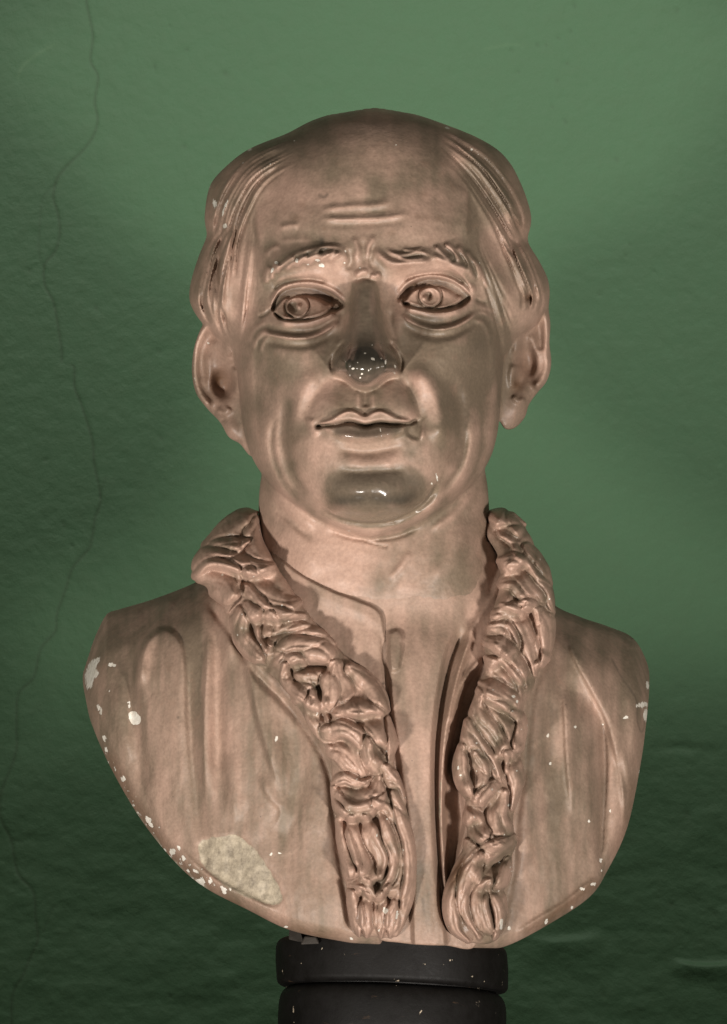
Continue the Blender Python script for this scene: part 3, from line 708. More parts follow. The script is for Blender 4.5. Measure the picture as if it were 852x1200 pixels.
FUR_A = dict(
    out=[(303, 600), (285, 598), (262, 612), (244, 632), (232, 648), (225, 664), (230, 680), (245, 692), (262, 712), (275, 735), (280, 755), (298, 778), (330, 803), (345, 826), (362, 850), (382, 876), (388, 900), (389, 930), (396, 965), (400, 1000), (405, 1040), (410, 1075), (418, 1094), (440, 1099), (468, 1095), (482, 1060), (486, 1020), (484, 985), (474, 940), (464, 905), (461, 870), (455, 838), (442, 805), (420, 782), (398, 760), (375, 735), (352, 705), (335, 678), (318, 655), (305, 630)],
    locks=[([(298, 600), (272, 612), (252, 632), (240, 655)], 20, 9, 2), ([(303, 612), (300, 640), (318, 660)], 12, 7, 2),
           ([(244, 650), (258, 642), (274, 640), (290, 634)], 9, 13, 3), ([(228, 672), (240, 655), (262, 656), (290, 666), (320, 662)], 11, 13, 3),
           ([(230, 678), (250, 670), (270, 678), (272, 695), (264, 716)], 13, 15, 3), ([(292, 672), (304, 696), (330, 710), (354, 702)], 13, 12, 3),
           ([(288, 690), (304, 716), (326, 724), (356, 722)], 11, 14, 3), ([(284, 716), (280, 742), (296, 764), (312, 776)], 12, 15, 4),
           ([(290, 708), (305, 728), (312, 762)], 8, 17, 2), ([(316, 722), (324, 744), (352, 744), (380, 740)], 13, 12, 3),
           ([(318, 752), (345, 752), (376, 744), (392, 752)], 9, 10, 2), ([(322, 772), (342, 762), (370, 764), (386, 774), (386, 788)], 14, 14, 3),
           ([(334, 788), (344, 774), (354, 790), (368, 804), (374, 818), (366, 830)], 9, 18, 3), ([(334, 780), (338, 800), (354, 814), (362, 828)], 7, 13, 2),
           ([(350, 792), (374, 794), (386, 808), (380, 834), (384, 858)], 9, 14, 2), ([(394, 782), (394, 804), (400, 824), (416, 834)], 15, 14, 3),
           ([(412, 784), (436, 798), (450, 822), (456, 842)], 12, 12, 3), ([(368, 812), (366, 835), (376, 858), (386, 876)], 8, 11, 2),
           ([(398, 836), (424, 838), (446, 856), (456, 884)], 14, 17, 3), ([(384, 858), (404, 860), (420, 880), (426, 908)], 14, 17, 3),
           ([(386, 880), (404, 884), (418, 902), (430, 918)], 12, 13, 3), ([(430, 868), (436, 892), (450, 905), (464, 914)], 8, 15, 2),
           ([(456, 842), (463, 868), (456, 898)], 7, 12, 2), ([(388, 920), (404, 911), (420, 917), (434, 912)], 6, 18, 2),
           ([(391, 926), (398, 944), (412, 953), (434, 948), (454, 930)], 9, 18, 3), ([(400, 930), (420, 938), (440, 930), (444, 912)], 12, 10, 3),
           ([(452, 900), (466, 922), (474, 950)], 9, 12, 2), ([(396, 962), (402, 985), (410, 1010), (412, 1030)], 8, 14, 2), ([(412, 960), (418, 985), (426, 1012), (424, 1030)], 9, 16, 2),
           ([(428, 960), (438, 985), (448, 1006), (446, 1028)], 9, 17, 2), ([(448, 955), (458, 982), (466, 1006), (460, 1030), (444, 1046)], 8, 15, 2),
           ([(440, 940), (456, 950), (470, 968), (478, 1000), (474, 1032), (456, 1062), (450, 1094)], 8, 13, 2), ([(462, 930), (472, 958), (482, 990), (483, 1030), (474, 1068), (464, 1096)], 8, 11, 2),
           ([(412, 1036), (428, 1036), (440, 1050), (456, 1036)], 6, 17, 2), ([(410, 1046), (416, 1070), (420, 1098)], 8, 13, 2), ([(430, 1050), (431, 1072), (430, 1098)], 8, 14, 2), ([(446, 1048), (447, 1072), (446, 1098)], 8, 14, 2), ([(462, 1058), (460, 1078), (458, 1098)], 7, 13, 2)])
FUR_B = dict(
    out=[(571, 606), (580, 599), (594, 602), (612, 620), (630, 645), (644, 672), (650, 705), (648, 740), (642, 768), (630, 790), (626, 806), (614, 826), (616, 850), (612, 885), (612, 912), (604, 940), (602, 965), (604, 990), (598, 1015), (592, 1040), (591, 1068), (586, 1092), (574, 1106), (548, 1104), (528, 1092), (520, 1066), (522, 1040), (532, 1012), (544, 990), (548, 962), (544, 938), (534, 912), (534, 884), (545, 850), (556, 822), (562, 798), (571, 775), (568, 748), (578, 712), (586, 680), (582, 650), (570, 628)],
    locks=[([(575, 602), (590, 607), (600, 622), (612, 634)], 13, 10, 2), ([(600, 606), (618, 626), (638, 654), (647, 684)], 11, 11, 3),
           ([(590, 624), (610, 632), (612, 654), (597, 664)], 11, 13, 2), ([(617, 640), (630, 660), (646, 684)], 9, 13, 3),
           ([(586, 660), (604, 660), (622, 680), (640, 700), (648, 718)], 11, 14, 3), ([(586, 682), (604, 680), (618, 694), (626, 706), (612, 718)], 11, 14, 4),
           ([(588, 712), (605, 716), (622, 712), (630, 728)], 9, 11, 3), ([(632, 718), (642, 736), (641, 756), (634, 776)], 12, 14, 3),
           ([(580, 720), (600, 720), (612, 740), (622, 762), (628, 790)], 10, 14, 3), ([(576, 736), (590, 740), (598, 756), (590, 768)], 10, 15, 3),
           ([(570, 752), (590, 760), (605, 780), (616, 804)], 10, 13, 3), ([(568, 774), (585, 784), (600, 800), (610, 822)], 10, 14, 3),
           ([(560, 804), (580, 813), (598, 825), (606, 842)], 12, 16, 3), ([(570, 824), (590, 838), (600, 860), (595, 884)], 11, 14, 3),
           ([(558, 812), (556, 838), (574, 860), (585, 882), (589, 912)], 12, 14, 3), ([(546, 846), (553, 868), (565, 884), (578, 900), (586, 918)], 10, 17, 3),
           ([(540, 876), (537, 902), (545, 924), (556, 938)], 9, 15, 3), ([(602, 836), (614, 846), (611, 866), (602, 888)], 8, 12, 2),
           ([(596, 884), (605, 904), (610, 924), (600, 948)], 10, 14, 3), ([(556, 884), (564, 904), (560, 930)], 8, 13, 3),
           ([(578, 920), (566, 944), (572, 964), (586, 986)], 11, 15, 3), ([(590, 930), (582, 954), (591, 974), (600, 988)], 10, 15, 3),
           ([(552, 942), (556, 964), (564, 982), (578, 996)], 10, 13, 3), ([(604, 984), (586, 995), (566, 1005), (554, 1020), (544, 1042)], 11, 15, 3),
           ([(546, 988), (554, 1000), (549, 1020), (534, 1040), (528, 1062), (532, 1088), (548, 1104)], 10, 15, 3), ([(562, 1004), (550, 1030), (548, 1060), (562, 1098)], 10, 16, 3),
           ([(572, 1034), (562, 1056), (568, 1082), (582, 1098)], 9, 17, 3), ([(576, 1040), (586, 1056), (590, 1080), (580, 1100)], 9, 14, 3), ([(596, 1008), (592, 1030), (580, 1042)], 8, 13, 2)])
def build_fur(spec, seed):
    rect = (215, 660, 590, 1115)
    sdf = Field(*rect, 1.5); sdf.a -= 30; r = sdf.polydist(spec['out'], 30); sdf.a[r[0]] = r[1]
    uu, vv = sdf.grid()
    H = Field(*rect, 1.5)
    for i, (p, wd, top, ln) in enumerate(spec['locks']):
        H.lock(p, wd * 1.28, 12 + 0.75 * top, max(1.6, ln - 0.5), 0.24, base=(i * 37 % 11) * 0.35, tilt=(1, -1, 1, 1, -1)[i % 5])
    if seed == 60: H.blob(420, 936, 26, 12, 4)
    H.a = np.maximum(H.a, 1.0); H.blur(0.45)
    for L in (LEDGE_A if seed == 60 else LEDGE_B): H.ridge(L, 15, 19, 0.22, 1)
    for L in (LEDGE_A if seed == 60 else LEDGE_B): H.ridge([(a_ + 2, b_ + 9) for a_, b_ in L], 7, -9, 0.25)
    # fine comb marks that follow no single direction, then the locks' own waves
    H.a += 0.45 * noise2(H.nv, H.nu, 14, 6, seed, 2)
    F = Field(*rect, 1.5)
    sdf.a += 3.5
    R = 19.0; q = np.clip(sdf.a / R, 0, 1)
    dome = (26 + 24 * (1 - smooth((vv - 670) / 110.0))) * np.sqrt(1 - (1 - q) ** 2)
    # the locks nibble the outline so that it is not a clean curve
    sdf.a += np.clip(0.42 * (gblur(H.a, 1.2) - 13.0), -7, 6) * (1 - smooth(sdf.a / 16))
    F.a += (torso_z(uu, vv) - 8 + dome + H.a * (0.7 + 0.3 * smooth(sdf.a / 8))).astype(np.float32)
    # the trims climb round the neck at the top
    F.a -= (20 * (1 - smooth((vv - 600) / 60.0))).astype(np.float32)
    back = lambda u, v: torso_z(u, v) - 60
    lo, hi = min(p[0] for p in spec['out']), max(p[0] for p in spec['out'])
    au = axis(lo - 8, (hi + 8, 1.25)); av = axis(590, (1113, 1.25)); az = axis(-60, (20, 5), (290, 2.4))
    Vt, Q = heightfield_solid(F, sdf, back, au, av, az, 3.0)
    m = mask_fields(*rect)
    mg = m['grime_shading']; mg.a += 0.26 + 0.24 * noise2(mg.nv, mg.nu, 26, 20, seed + 3, 3)
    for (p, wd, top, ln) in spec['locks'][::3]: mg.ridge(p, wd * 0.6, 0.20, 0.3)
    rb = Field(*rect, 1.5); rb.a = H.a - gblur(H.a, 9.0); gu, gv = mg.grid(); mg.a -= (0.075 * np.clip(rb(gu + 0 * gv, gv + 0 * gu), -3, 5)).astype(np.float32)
    m['gloss'].a += 0.28
    c = m['chip']
    for i in range(26):
        L = spec['locks'][int(RNG.integers(0, len(spec['locks'])))][0]; p = spline(L, 2); p = p[int(RNG.integers(0, len(p)))]
        k = RNG.uniform(0.7, 1.5); c.blob(p[0] + RNG.uniform(-6, 6), p[1] + RNG.uniform(-6, 6), k, k * 1.5, 0.9, RNG.uniform(0, 90))
    if seed == 60:
        c.poly([(449, 1062), (455, 1066), (453, 1071), (449, 1069)], 1.2, 1.0); c.ridge([(466, 1070), (464, 1078)], 1.5, 0.9, 0.1); c.blob(442, 979, 1.5, 3, 0.9)
    else:
        c.ridge([(588, 1076), (587, 1090)], 2.0, 1.0, 0.1); c.blob(585, 1011, 2, 2, 1.0); c.blob(537, 900, 1.6, 4, 0.9); c.blob(602, 816, 3, 2, 0.8); c.blob(606, 822, 1.5, 3, 0.8)
        m['brown'].poly([(542, 1004), (546, 1012), (540, 1030), (526, 1042), (526, 1030), (535, 1012)], 4, 0.9)
        mg.a += 0.10
    for k in m: m[k].a = np.clip(m[k].a, 0, 1.2)
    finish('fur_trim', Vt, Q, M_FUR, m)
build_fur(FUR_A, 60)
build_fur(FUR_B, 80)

# ---------------------------------------------------------------- head
def circle(u, v, r, a0=0, a1=360, n=14, k=1.0):
    return [(u + r * math.cos(math.radians(a0 + (a1 - a0) * i / n)), v + k * r * math.sin(math.radians(a0 + (a1 - a0) * i / n))) for i in range(n + 1)]
EAR_A = [(250, 371), (240, 379), (234, 388), (227, 410), (225, 437), (230, 461), (243, 479), (258, 495), (268, 512), (281, 520), (296, 534), (306, 500), (304, 450), (300, 410), (290, 385), (268, 376)]
EAR_B = [(604, 374), (612, 364), (621, 357), (633, 355), (642, 363), (645, 380), (644, 402), (646, 426), (641, 446), (630, 460), (620, 474), (615, 489), (604, 501), (593, 503), (586, 494), (576, 470), (574, 430), (582, 396)]

def face_relief():
    f = Field(200, 660, 110, 720, 2.0); uu, vv = f.grid()
    # --- forehead
    f.ridge([(372, 246), (410, 242), (440, 241), (462, 236)], 4.0, 2.2, 0.2); f.ridge([(370, 240), (410, 236), (455, 231)], 5, -0.9, 0.2)
    f.ridge([(372, 257), (410, 257), (450, 256), (482, 250)], 3.4, 3.0, 0.2); f.ridge([(375, 251), (412, 250), (470, 245)], 4.0, -1.2, 0.2); f.ridge([(375, 264), (420, 264), (478, 258)], 4.5, -1.2, 0.2)
    f.ridge([(326, 268), (340, 264), (352, 265)], 3.2, 2.6, 0.25); f.ridge([(310, 302), (318, 292), (330, 288)], 3.2, 3.0, 0.25); f.ridge([(322, 285), (345, 281), (370, 283)], 4, 1.8, 0.3)
    f.blob(360, 262, 50, 26, 5); f.blob(500, 262, 45, 26, 5); f.blob(430, 262, 24, 40, -2)
    f.ridge([(545, 205), (547, 240), (546, 285)], 9, 4.5, 0.3, -1)
    f.ridge([(302, 230), (303, 262), (307, 292)], 9, 4.0, 0.3, 1)
    # --- brow ridge and sockets
    f.ridge([(312, 326), (330, 306), (360, 298), (398, 300), (415, 310)], 13, 9, 0.2); f.ridge([(442, 306), (470, 308), (505, 304), (535, 308), (560, 326)], 13, 9, 0.2)
    f.blob(356, 345, 42, 25, -20, 3, 2.4); f.blob(510, 341, 42, 25, -20, 2, 2.4)
    f.blob(398, 350, 16, 24, -9); f.blob(462, 346, 16, 24, -9)
    f.blob(428, 300, 12, 24, 4); f.ridge([(414, 276), (419, 292), (416, 308)], 3.4, 3.2, 0.25); f.ridge([(440, 274), (433, 288), (431, 304)], 3.4, 3.0, 0.25)
    f.ridge([(425, 280), (427, 300), (425, 312)], 3.6, -3, 0.25); f.ridge([(407, 290), (411, 306), (405, 318)], 4, -4, 0.25); f.ridge([(437, 284), (434, 306), (442, 318)], 3.6, -3.4, 0.25)
    f.ridge([(416, 324), (424, 318), (432, 319)], 3.6, 4.5, 0.2); f.ridge([(434, 322), (440, 324), (446, 320)], 4.0, 4.5, 0.2)
    f.ridge([(412, 330), (428, 326), (444, 330)], 3.0, -3.0, 0.2)
    # --- nose
    hv = tab(vv, [(312, 0), (324, 4), (334, 11), (350, 24), (370, 36), (390, 46), (408, 56), (420, 62), (430, 64), (440, 61), (450, 54), (470, 40)], 4)
    wv = tab(vv, [(312, 14), (330, 13), (350, 14), (375, 18), (395, 23), (410, 27), (428, 29), (445, 26), (470, 24)], 4)
    x = np.abs(uu - 428.0)
    pw = tab(vv, [(312, 2.6), (340, 4.2), (390, 4.2), (420, 3.2), (470, 3.0)], 6)
    nose = hv * np.exp(-(x / (wv * 1.04)) ** pw)
    wing = 30 * np.exp(-(np.abs(np.abs(uu - 429.5) - 27) / 11.0) ** 3 - (np.abs(vv - 427) / 16.0) ** 2.6) + 16 * np.exp(-((x) / 30.0) ** 4 - ((vv - 424) / 22.0) ** 2)
    vb = 452 - 15.0 * smooth((x - 4) / 30.0)
    cut = smooth((vb + 7 - vv) / 13.0)
    f.a += (np.maximum(nose, 0) * cut + wing * smooth((vb + 9 - vv) / 11.0)).astype(np.float32)
    for s_, c_ in ((-1, 404), (1, 455)):
        f.ridge([(c_ - s_ * 2, 398), (c_ + s_ * 8, 410), (c_ + s_ * 14.5, 424), (c_ + s_ * 12.5, 439)], 3.0, -12, 0.15); f.ridge([(c_ + s_ * 2, 360), (c_ + s_ * 3, 385), (c_ + s_ * 8, 404)], 5, -3.5, 0.25)
        f.blob(c_ + s_ * -1, 444, 9, 4.5, -5, s_ * -28)
    f.a += (3.0 * np.exp(-((uu - 418) / 9.0) ** 2 - ((vv - 430) / 11.0) ** 2) + 2.0 * np.exp(-((uu - 440) / 8.0) ** 2 - ((vv - 428) / 10.0) ** 2)).astype(np.float32)
    # --- cheeks and folds
    f.blob(322, 402, 36, 30, 14); f.blob(545, 400, 36, 30, 14); f.blob(352, 436, 32, 34, 13, -20); f.blob(512, 430, 32, 34, 13, 20)
    f.blob(306, 452, 20, 40, -6); f.blob(566, 450, 20, 40, -6)
    f.ridge([(389, 438), (376, 452), (362, 472), (354, 498)], 8, -4, 0.25); f.ridge([(384, 432), (364, 450), (350, 476), (346, 506)], 12, 6, 0.3)
    f.ridge([(471, 438), (482, 462), (493, 488), (497, 512)], 7, -7, 0.25); f.ridge([(477, 430), (497, 446), (512, 470), (518, 500), (514, 526)], 12, 12, 0.22)
    f.ridge([(524, 440), (538, 470), (541, 510), (530, 556)], 8, -8, 0.25)
    f.ridge([(342, 460), (333, 500), (338, 548), (360, 590)], 8, -8, 0.2)
    f.ridge([(312, 470), (308, 510), (318, 552), (344, 588), (384, 614)], 12, 5, 0.25); f.ridge([(552, 470), (556, 510), (546, 548), (520, 584), (478, 612)], 12, 5, 0.25)
    f.ridge([(548, 500), (540, 545), (516, 580)], 4, -6, 0.25); f.ridge([(566, 480), (566, 520), (556, 556), (530, 590)], 4, -4, 0.25); f.ridge([(324, 480), (318, 520), (330, 562), (358, 596)], 4, -4, 0.25)
    f.ridge([(300, 380), (294, 430), (296, 480), (302, 530)], 5, 3, 0.2); f.ridge([(576, 385), (580, 430), (578, 480), (570, 540)], 5, 3.5, 0.2); f.ridge([(584, 380), (588, 430), (586, 480)], 3, -4, 0.2)
    # --- muzzle, lips, chin
    f.blob(437, 527, 97, 80, 27, 0, 4.2)
    f.blob(388, 478, 24, 20, 6); f.blob(468, 476, 24, 20, 6)
    f.ridge([(428, 456), (428, 466), (429, 478)], 4.2, -4.5, 0.2); f.ridge([(420, 456), (419, 480)], 3, 2, 0.2); f.ridge([(437, 456), (438, 480)], 3, 2, 0.2)
    up = [(372, 497), (388, 491), (402, 483), (412, 481), (422, 485), (429, 487), (440, 482), (449, 482), (462, 488), (480, 493), (480, 496), (460, 496), (444, 494), (428, 498), (411, 494), (392, 498)]
    f.poly(up, 2.2, 6.5)
    f.ridge([(388, 492), (402, 483.5), (412, 481.5), (423, 486)], 1.8, 2.0, 0.15); f.ridge([(432, 487), (441, 482.5), (449, 482.5), (466, 489)], 1.8, 2.0, 0.15)
    lo = [(378, 500), (394, 498), (411, 497), (428, 501), (444, 498), (462, 499), (478, 498), (472, 508), (452, 513), (430, 517), (406, 515), (388, 508)]
    f.poly(lo, 4.0, 6.5); f.ridge([(390, 507), (410, 511), (430, 513), (452, 509), (468, 504)], 6, 4.5, 0.2)
    f.ridge([(368, 499), (378, 499), (394, 497), (411, 494.5), (428, 498.5), (444, 496), (462, 497), (480, 495.5), (491, 491)], 2.4, -10, 0.05)
    f.poly([(474, 497), (488, 492), (493, 492), (493, 500), (491, 514), (478, 510)], 3.2, -4); f.ridge([(494, 488), (496, 500), (494, 518)], 4.0, 3, 0.25)
    f.blob(372, 499, 4, 3, -2); f.ridge([(364, 488), (366, 500), (374, 512)], 5, 4, 0.25)
    f.ridge([(392, 524), (412, 529), (432, 530), (456, 526), (474, 520)], 7, -6, 0.2)
    f.ridge([(396, 542), (430, 546), (470, 542)], 9, 3, 0.3)
    f.blob(433, 582, 52, 24, 15, 0, 3.0)
    f.ridge([(392, 552), (430, 552), (480, 550)], 5, -3, 0.2); f.ridge([(412, 580), (432, 583), (450, 582)], 2.8, -1.0, 0.25)
    f.blob(400, 594, 11, 8, 5); f.blob(465, 592, 17, 7, 4.5)
    f.ridge([(372, 594), (398, 607), (430, 613), (462, 609), (496, 590), (514, 566)], 4.0, -11, 0.12, -1)
    
    f.ridge([(376, 606), (404, 620), (432, 624), (466, 620), (500, 602), (524, 578)], 7, 7, 0.15)
    f.ridge([(384, 620), (410, 629), (436, 632), (466, 628), (494, 616)], 3.4, -5, 0.15)
    # --- neck
    f.ridge([(330, 600), (352, 640), (376, 680)], 12, 4, 0.3); f.ridge([(482, 645), (470, 664), (455, 680)], 4, 2.6, 0.2); f.ridge([(548, 600), (530, 650), (500, 690)], 12, 4, 0.3)
    f.ridge([(316, 570), (344, 600), (372, 622)], 6, 4, 0.25); f.ridge([(316, 586), (342, 612), (370, 634)], 5, -3, 0.25); f.ridge([(560, 570), (535, 600), (500, 626)], 5, 4, 0.25)
    f.ridge([(426, 634), (440, 638), (456, 641)], 1.4, -2, 0.1)
    # --- eyes: [upper margin, lower margin, eyeball outline, iris, crease...]
    def eye(upper, lower, ball, iris, knob, crease, bag, hole):
        f.poly(upper + lower, 1.6, -14)
        f.poly(ball, 1.8, 12.5)
        nb = len(ball) // 2; f.ridge([(a, b - 4.0) for a, b in ball[1:nb + 1]], 3.9, -30, 0.12)
        f.ridge([(a, b - 1.2) for a, b in lower], 3.2, 8.0, 0.12); f.ridge([(a, b - 2.6) for a, b in lower], 2.4, 4.0, 0.12)
        bx = [p[0] for p in ball]; by = [p[1] for p in ball]; cu, cv = (min(bx) + max(bx)) / 2, (min(by) + max(by)) / 2
        f.blob(cu, cv, 24, 12, 5)
        n = len(ball) // 2
        f.ridge(ball[:n + 1], 1.5, 2.6, 0.1); f.ridge(ball[n:], 1.3, 1.4, 0.15)
        f.ridge(circle(iris[0], iris[1], iris[2], 0, 360, 18, 0.92), 1.4, -4.6, 0)
        f.ridge(circle(iris[0], iris[1], iris[2] - 2.6, 0, 360, 18, 0.92), 1.2, 2.0, 0)
        f.blob(hole[0], hole[1], hole[2], hole[2], -8, 0, 4); f.blob(hole[3], hole[4], 3.0, 3.0, 7.5, 0, 3)
        f.blob(knob[0], knob[1], 4.2, 3.6, 8, 0, 3); f.blob(knob[0], knob[1], 1.4, 1.4, -4)
        f.ridge([(a, b - 3.4) for a, b in upper], 2.8, 5.2, 0.1); f.ridge(crease, 2.6, -5.0, 0.12); f.ridge([(a, b - 5) for a, b in crease], 5, 3.2, 0.2)
        f.ridge([(a, b + 3.8) for a, b in lower], 3.4, 4.2, 0.12); f.ridge(bag, 4.0, 5.5, 0.15, 1); f.ridge([(a, b - 7) for a, b in bag], 4.5, -4.0, 0.2); f.ridge([(a, b + 8) for a, b in bag], 5, -4.5, 0.2)
    eye([(318, 362), (323, 350), (331, 341), (349, 335.5), (369, 336), (387, 341.5), (401, 352), (403, 359)],
        [(395, 364), (381, 370), (362, 376), (340, 376.5), (327, 373)],
        [(320, 365), (333, 350), (349, 346), (362, 347), (375, 350), (390, 358.5), (380, 366), (364, 371.5), (346, 373.5), (330, 371.5)],
        (348.5, 359.5, 14.5), (394, 358.5), [(320, 341), (330, 332), (346, 328), (366, 326.5), (384, 331)], [(302, 389), (326, 394.5), (350, 397), (370, 394), (388, 384), (398, 374)], (343, 359, 6.5, 349, 359))
    eye([(466, 349), (477, 335.5), (492, 328.5), (511, 327), (530, 332), (546, 342.5), (551, 350)],
        [(541, 359), (527, 364), (508, 365.5), (488, 362), (474, 358)],
        [(474, 353), (486, 340), (501, 335), (516, 335.5), (531, 341), (542, 350), (529, 358), (513, 361), (497, 359.5), (483, 356.5)],
        (504, 347.5, 14), (471.5, 352.5), [(472, 330), (485, 323.5), (509, 320), (530, 323.5), (546, 334)], [(468, 367), (484, 379), (508, 386.5), (532, 383.5), (550, 374), (560, 364)], (501.5, 346.5, 5.0, 498.5, 348.5))
    # crow's feet and folds beside the eyes
    f.ridge([(318, 362), (310, 369), (302, 371)], 2.2, -3.6, 0.2); f.ridge([(556, 350), (566, 354), (574, 353)], 2.2, -3.0, 0.2)
    for a, b, h in (([(556, 364), (572, 369), (582, 386), (584, 408)], 3.0, 3.2), ([(554, 374), (568, 380), (576, 398)], 3.0, 3.0), ([(558, 358), (578, 366), (588, 386)], 2.6, 2.6), ([(316, 384), (302, 396), (296, 412)], 3.2, 3.2), ([(314, 376), (298, 386), (290, 404)], 3.0, 2.6), ([(318, 392), (308, 402), (304, 416)], 3.0, 2.4)):
        f.ridge(a, b, h, 0.25)
    f.ridge([(522, 312), (538, 320), (550, 334), (556, 346)], 3.2, 5.0, 0.2, 1); f.ridge([(513, 316), (530, 322), (545, 334)], 3.4, -3.5, 0.2)
    # --- eyebrows
    for p, wd, h in (([(314, 334), (312, 322), (318, 311)], 3.2, 4), ([(318, 330), (320, 318), (328, 307)], 3.0, 5), ([(322, 322), (332, 310), (348, 300)], 3.2, 6), ([(332, 318), (346, 307), (362, 297)], 3.0, 5.5), ([(343, 314), (358, 304), (378, 292)], 3.0, 6), ([(356, 312), (372, 302), (390, 294)], 3.0, 5), ([(372, 308), (384, 300), (394, 292)], 2.8, 5.5), ([(384, 308), (393, 300), (400, 294)], 2.6, 4.5), ([(330, 308), (352, 296), (382, 289), (404, 291)], 2.6, 3.5)):
        f.ridge(p, wd * 1.2, h * 1.75, 0.22)
    for p, wd, h in (([(440, 287), (446, 300), (462, 309), (486, 308), (512, 307)], 5.0, 9.0), ([(450, 290), (461, 297), (476, 298), (492, 295), (507, 300)], 2.5, 5), ([(462, 298), (474, 303), (488, 303), (500, 301)], 2.0, 3.5), ([(470, 292), (484, 293), (496, 290)], 2.0, 3), ([(505, 296), (516, 304), (530, 310), (548, 318), (560, 332)], 4.6, 9), ([(508, 287), (520, 297), (530, 306)], 3.2, 7), ([(520, 284), (533, 295), (540, 309)], 3.4, 8), ([(534, 286), (547, 303), (554, 322)], 3.2, 7), ([(545, 291), (557, 311), (565, 332)], 3.0, 6), ([(553, 300), (565, 320), (571, 340)], 2.6, 5)):
        f.ridge(p, wd, h, 0.2)
    # the brows' carved gaps
    for p in ([(326, 322), (338, 308), (350, 302)], [(350, 310), (362, 300), (384, 292)], [(516, 290), (526, 301), (534, 308)], [(530, 290), (543, 304), (548, 314)], [(541, 290), (554, 312), (561, 328)]):
        f.ridge(p, 1.5, -2.4, 0.2)
    f.a *= 1.16
    f.a += 0.35 * noise2(f.nv, f.nu, 60, 60, 51, 3) + 0.16 * noise2(f.nv, f.nu, 18, 18, 52, 2)
    return f

def hair_relief():
    f = Field(200, 660, 110, 560, 2.0)
    def strands(rows, n, wd, h, seed):
        """rows: two border splines; carve n strands between them"""
        rng = np.random.default_rng(seed); A, B = np.array(rows[0], float), np.array(rows[1], float)
        for i in range(n):
            t = (i + 0.5) / n; off = np.cumsum(rng.normal(0, 2.2, A.shape), 0)
            p = A * (1 - t) + B * t + off
            f.ridge([tuple(q) for q in p], wd * rng.uniform(0.6, 1.2), h * rng.uniform(0.35, 1.35), rng.uniform(0.12, 0.42))
            for q_ in (-0.3, 0.3):
                t3 = t + q_ / n; p3 = A * (1 - t3) + B * t3 + rng.uniform(-1.2, 1.2, A.shape)
                f.ridge([tuple(q) for q in p3], wd * 0.28, -h * rng.uniform(0.2, 0.5), 0.2)
            p2 = A * (1 - t - 0.5 / n) + B * (t + 0.5 / n) + off * 0.6
            f.ridge([tuple(q) for q in p2], wd * 0.45, -h * rng.uniform(0.5, 1.1), 0.12)
    # big locks
    for p, wd, h in (([(345, 160), (300, 182), (268, 214), (254, 250), (250, 268)], 9, 6), ([(330, 186), (294, 206), (272, 240), (264, 268)], 8, 7), ([(318, 205), (296, 235), (284, 275), (276, 320), (272, 350)], 9, 5),
                     ([(256, 275), (240, 300), (230, 335), (234, 362)], 8, 8), ([(272, 262), (266, 300), (262, 340), (262, 370)], 6, 9), ([(298, 250), (294, 300), (288, 350), (284, 400)], 8, 4),
                     ([(520, 146), (566, 172), (598, 204), (614, 242), (612, 272)], 9, 7), ([(528, 168), (566, 202), (592, 236), (606, 262)], 7, 8), ([(540, 200), (562, 240), (582, 276), (598, 300), (604, 330)], 8, 6),
                     ([(606, 284), (622, 302), (634, 330), (638, 356)], 8, 8), ([(584, 262), (600, 292), (614, 325), (620, 350)], 7, 8), ([(556, 270), (570, 305), (590, 338), (600, 360)], 8, 5)):
        f.ridge(p, wd, h, 0.2)
    # left: strands fall from the temple to the sideburn; outer wave above, second wave below
    strands(([(340, 160), (290, 185), (262, 215), (250, 245), (247, 270)], [(352, 190), (312, 215), (292, 250), (280, 290), (276, 330)]), 8, 4.4, 5.0, 1)
    strands(([(262, 262), (244, 290), (230, 325), (226, 350), (240, 372)], [(290, 262), (276, 300), (268, 340), (268, 375), (276, 400)]), 6, 4.4, 6.0, 2)
    strands(([(292, 250), (284, 300), (280, 350), (284, 400), (292, 440)], [(306, 240), (306, 290), (300, 340), (292, 390), (300, 440)]), 4, 3.6, 3.2, 3)
    f.ridge([(262, 270), (256, 300), (254, 330), (256, 352)], 3.6, -9, 0.2)
    f.ridge([(245, 268), (252, 262), (262, 264)], 5, -4, 0.2)
    # right
    strands(([(520, 150), (570, 182), (600, 215), (616, 245), (616, 268)], [(510, 170), (545, 205), (572, 245), (592, 280), (606, 300)]), 7, 4.4, 5.4, 4)
    strands(([(612, 285), (626, 305), (636, 335), (640, 358), (634, 372)], [(578, 260), (590, 295), (604, 325), (612, 345), (610, 360)]), 6, 4.4, 6.0, 5)
    strands(([(556, 240), (566, 285), (582, 325), (596, 350), (604, 366)], [(540, 270), (556, 310), (572, 345), (584, 400), (590, 440)]), 6, 4.0, 3.4, 6)
    f.ridge([(618, 268), (608, 282), (600, 284)], 5, -4, 0.2); f.ridge([(560, 190), (590, 235), (612, 256)], 3.0, -5, 0.2); f.ridge([(545, 180), (575, 215), (600, 252), (612, 262)], 4, 6, 0.2)
    f.blob(619, 349, 5, 4, -6)
    return f

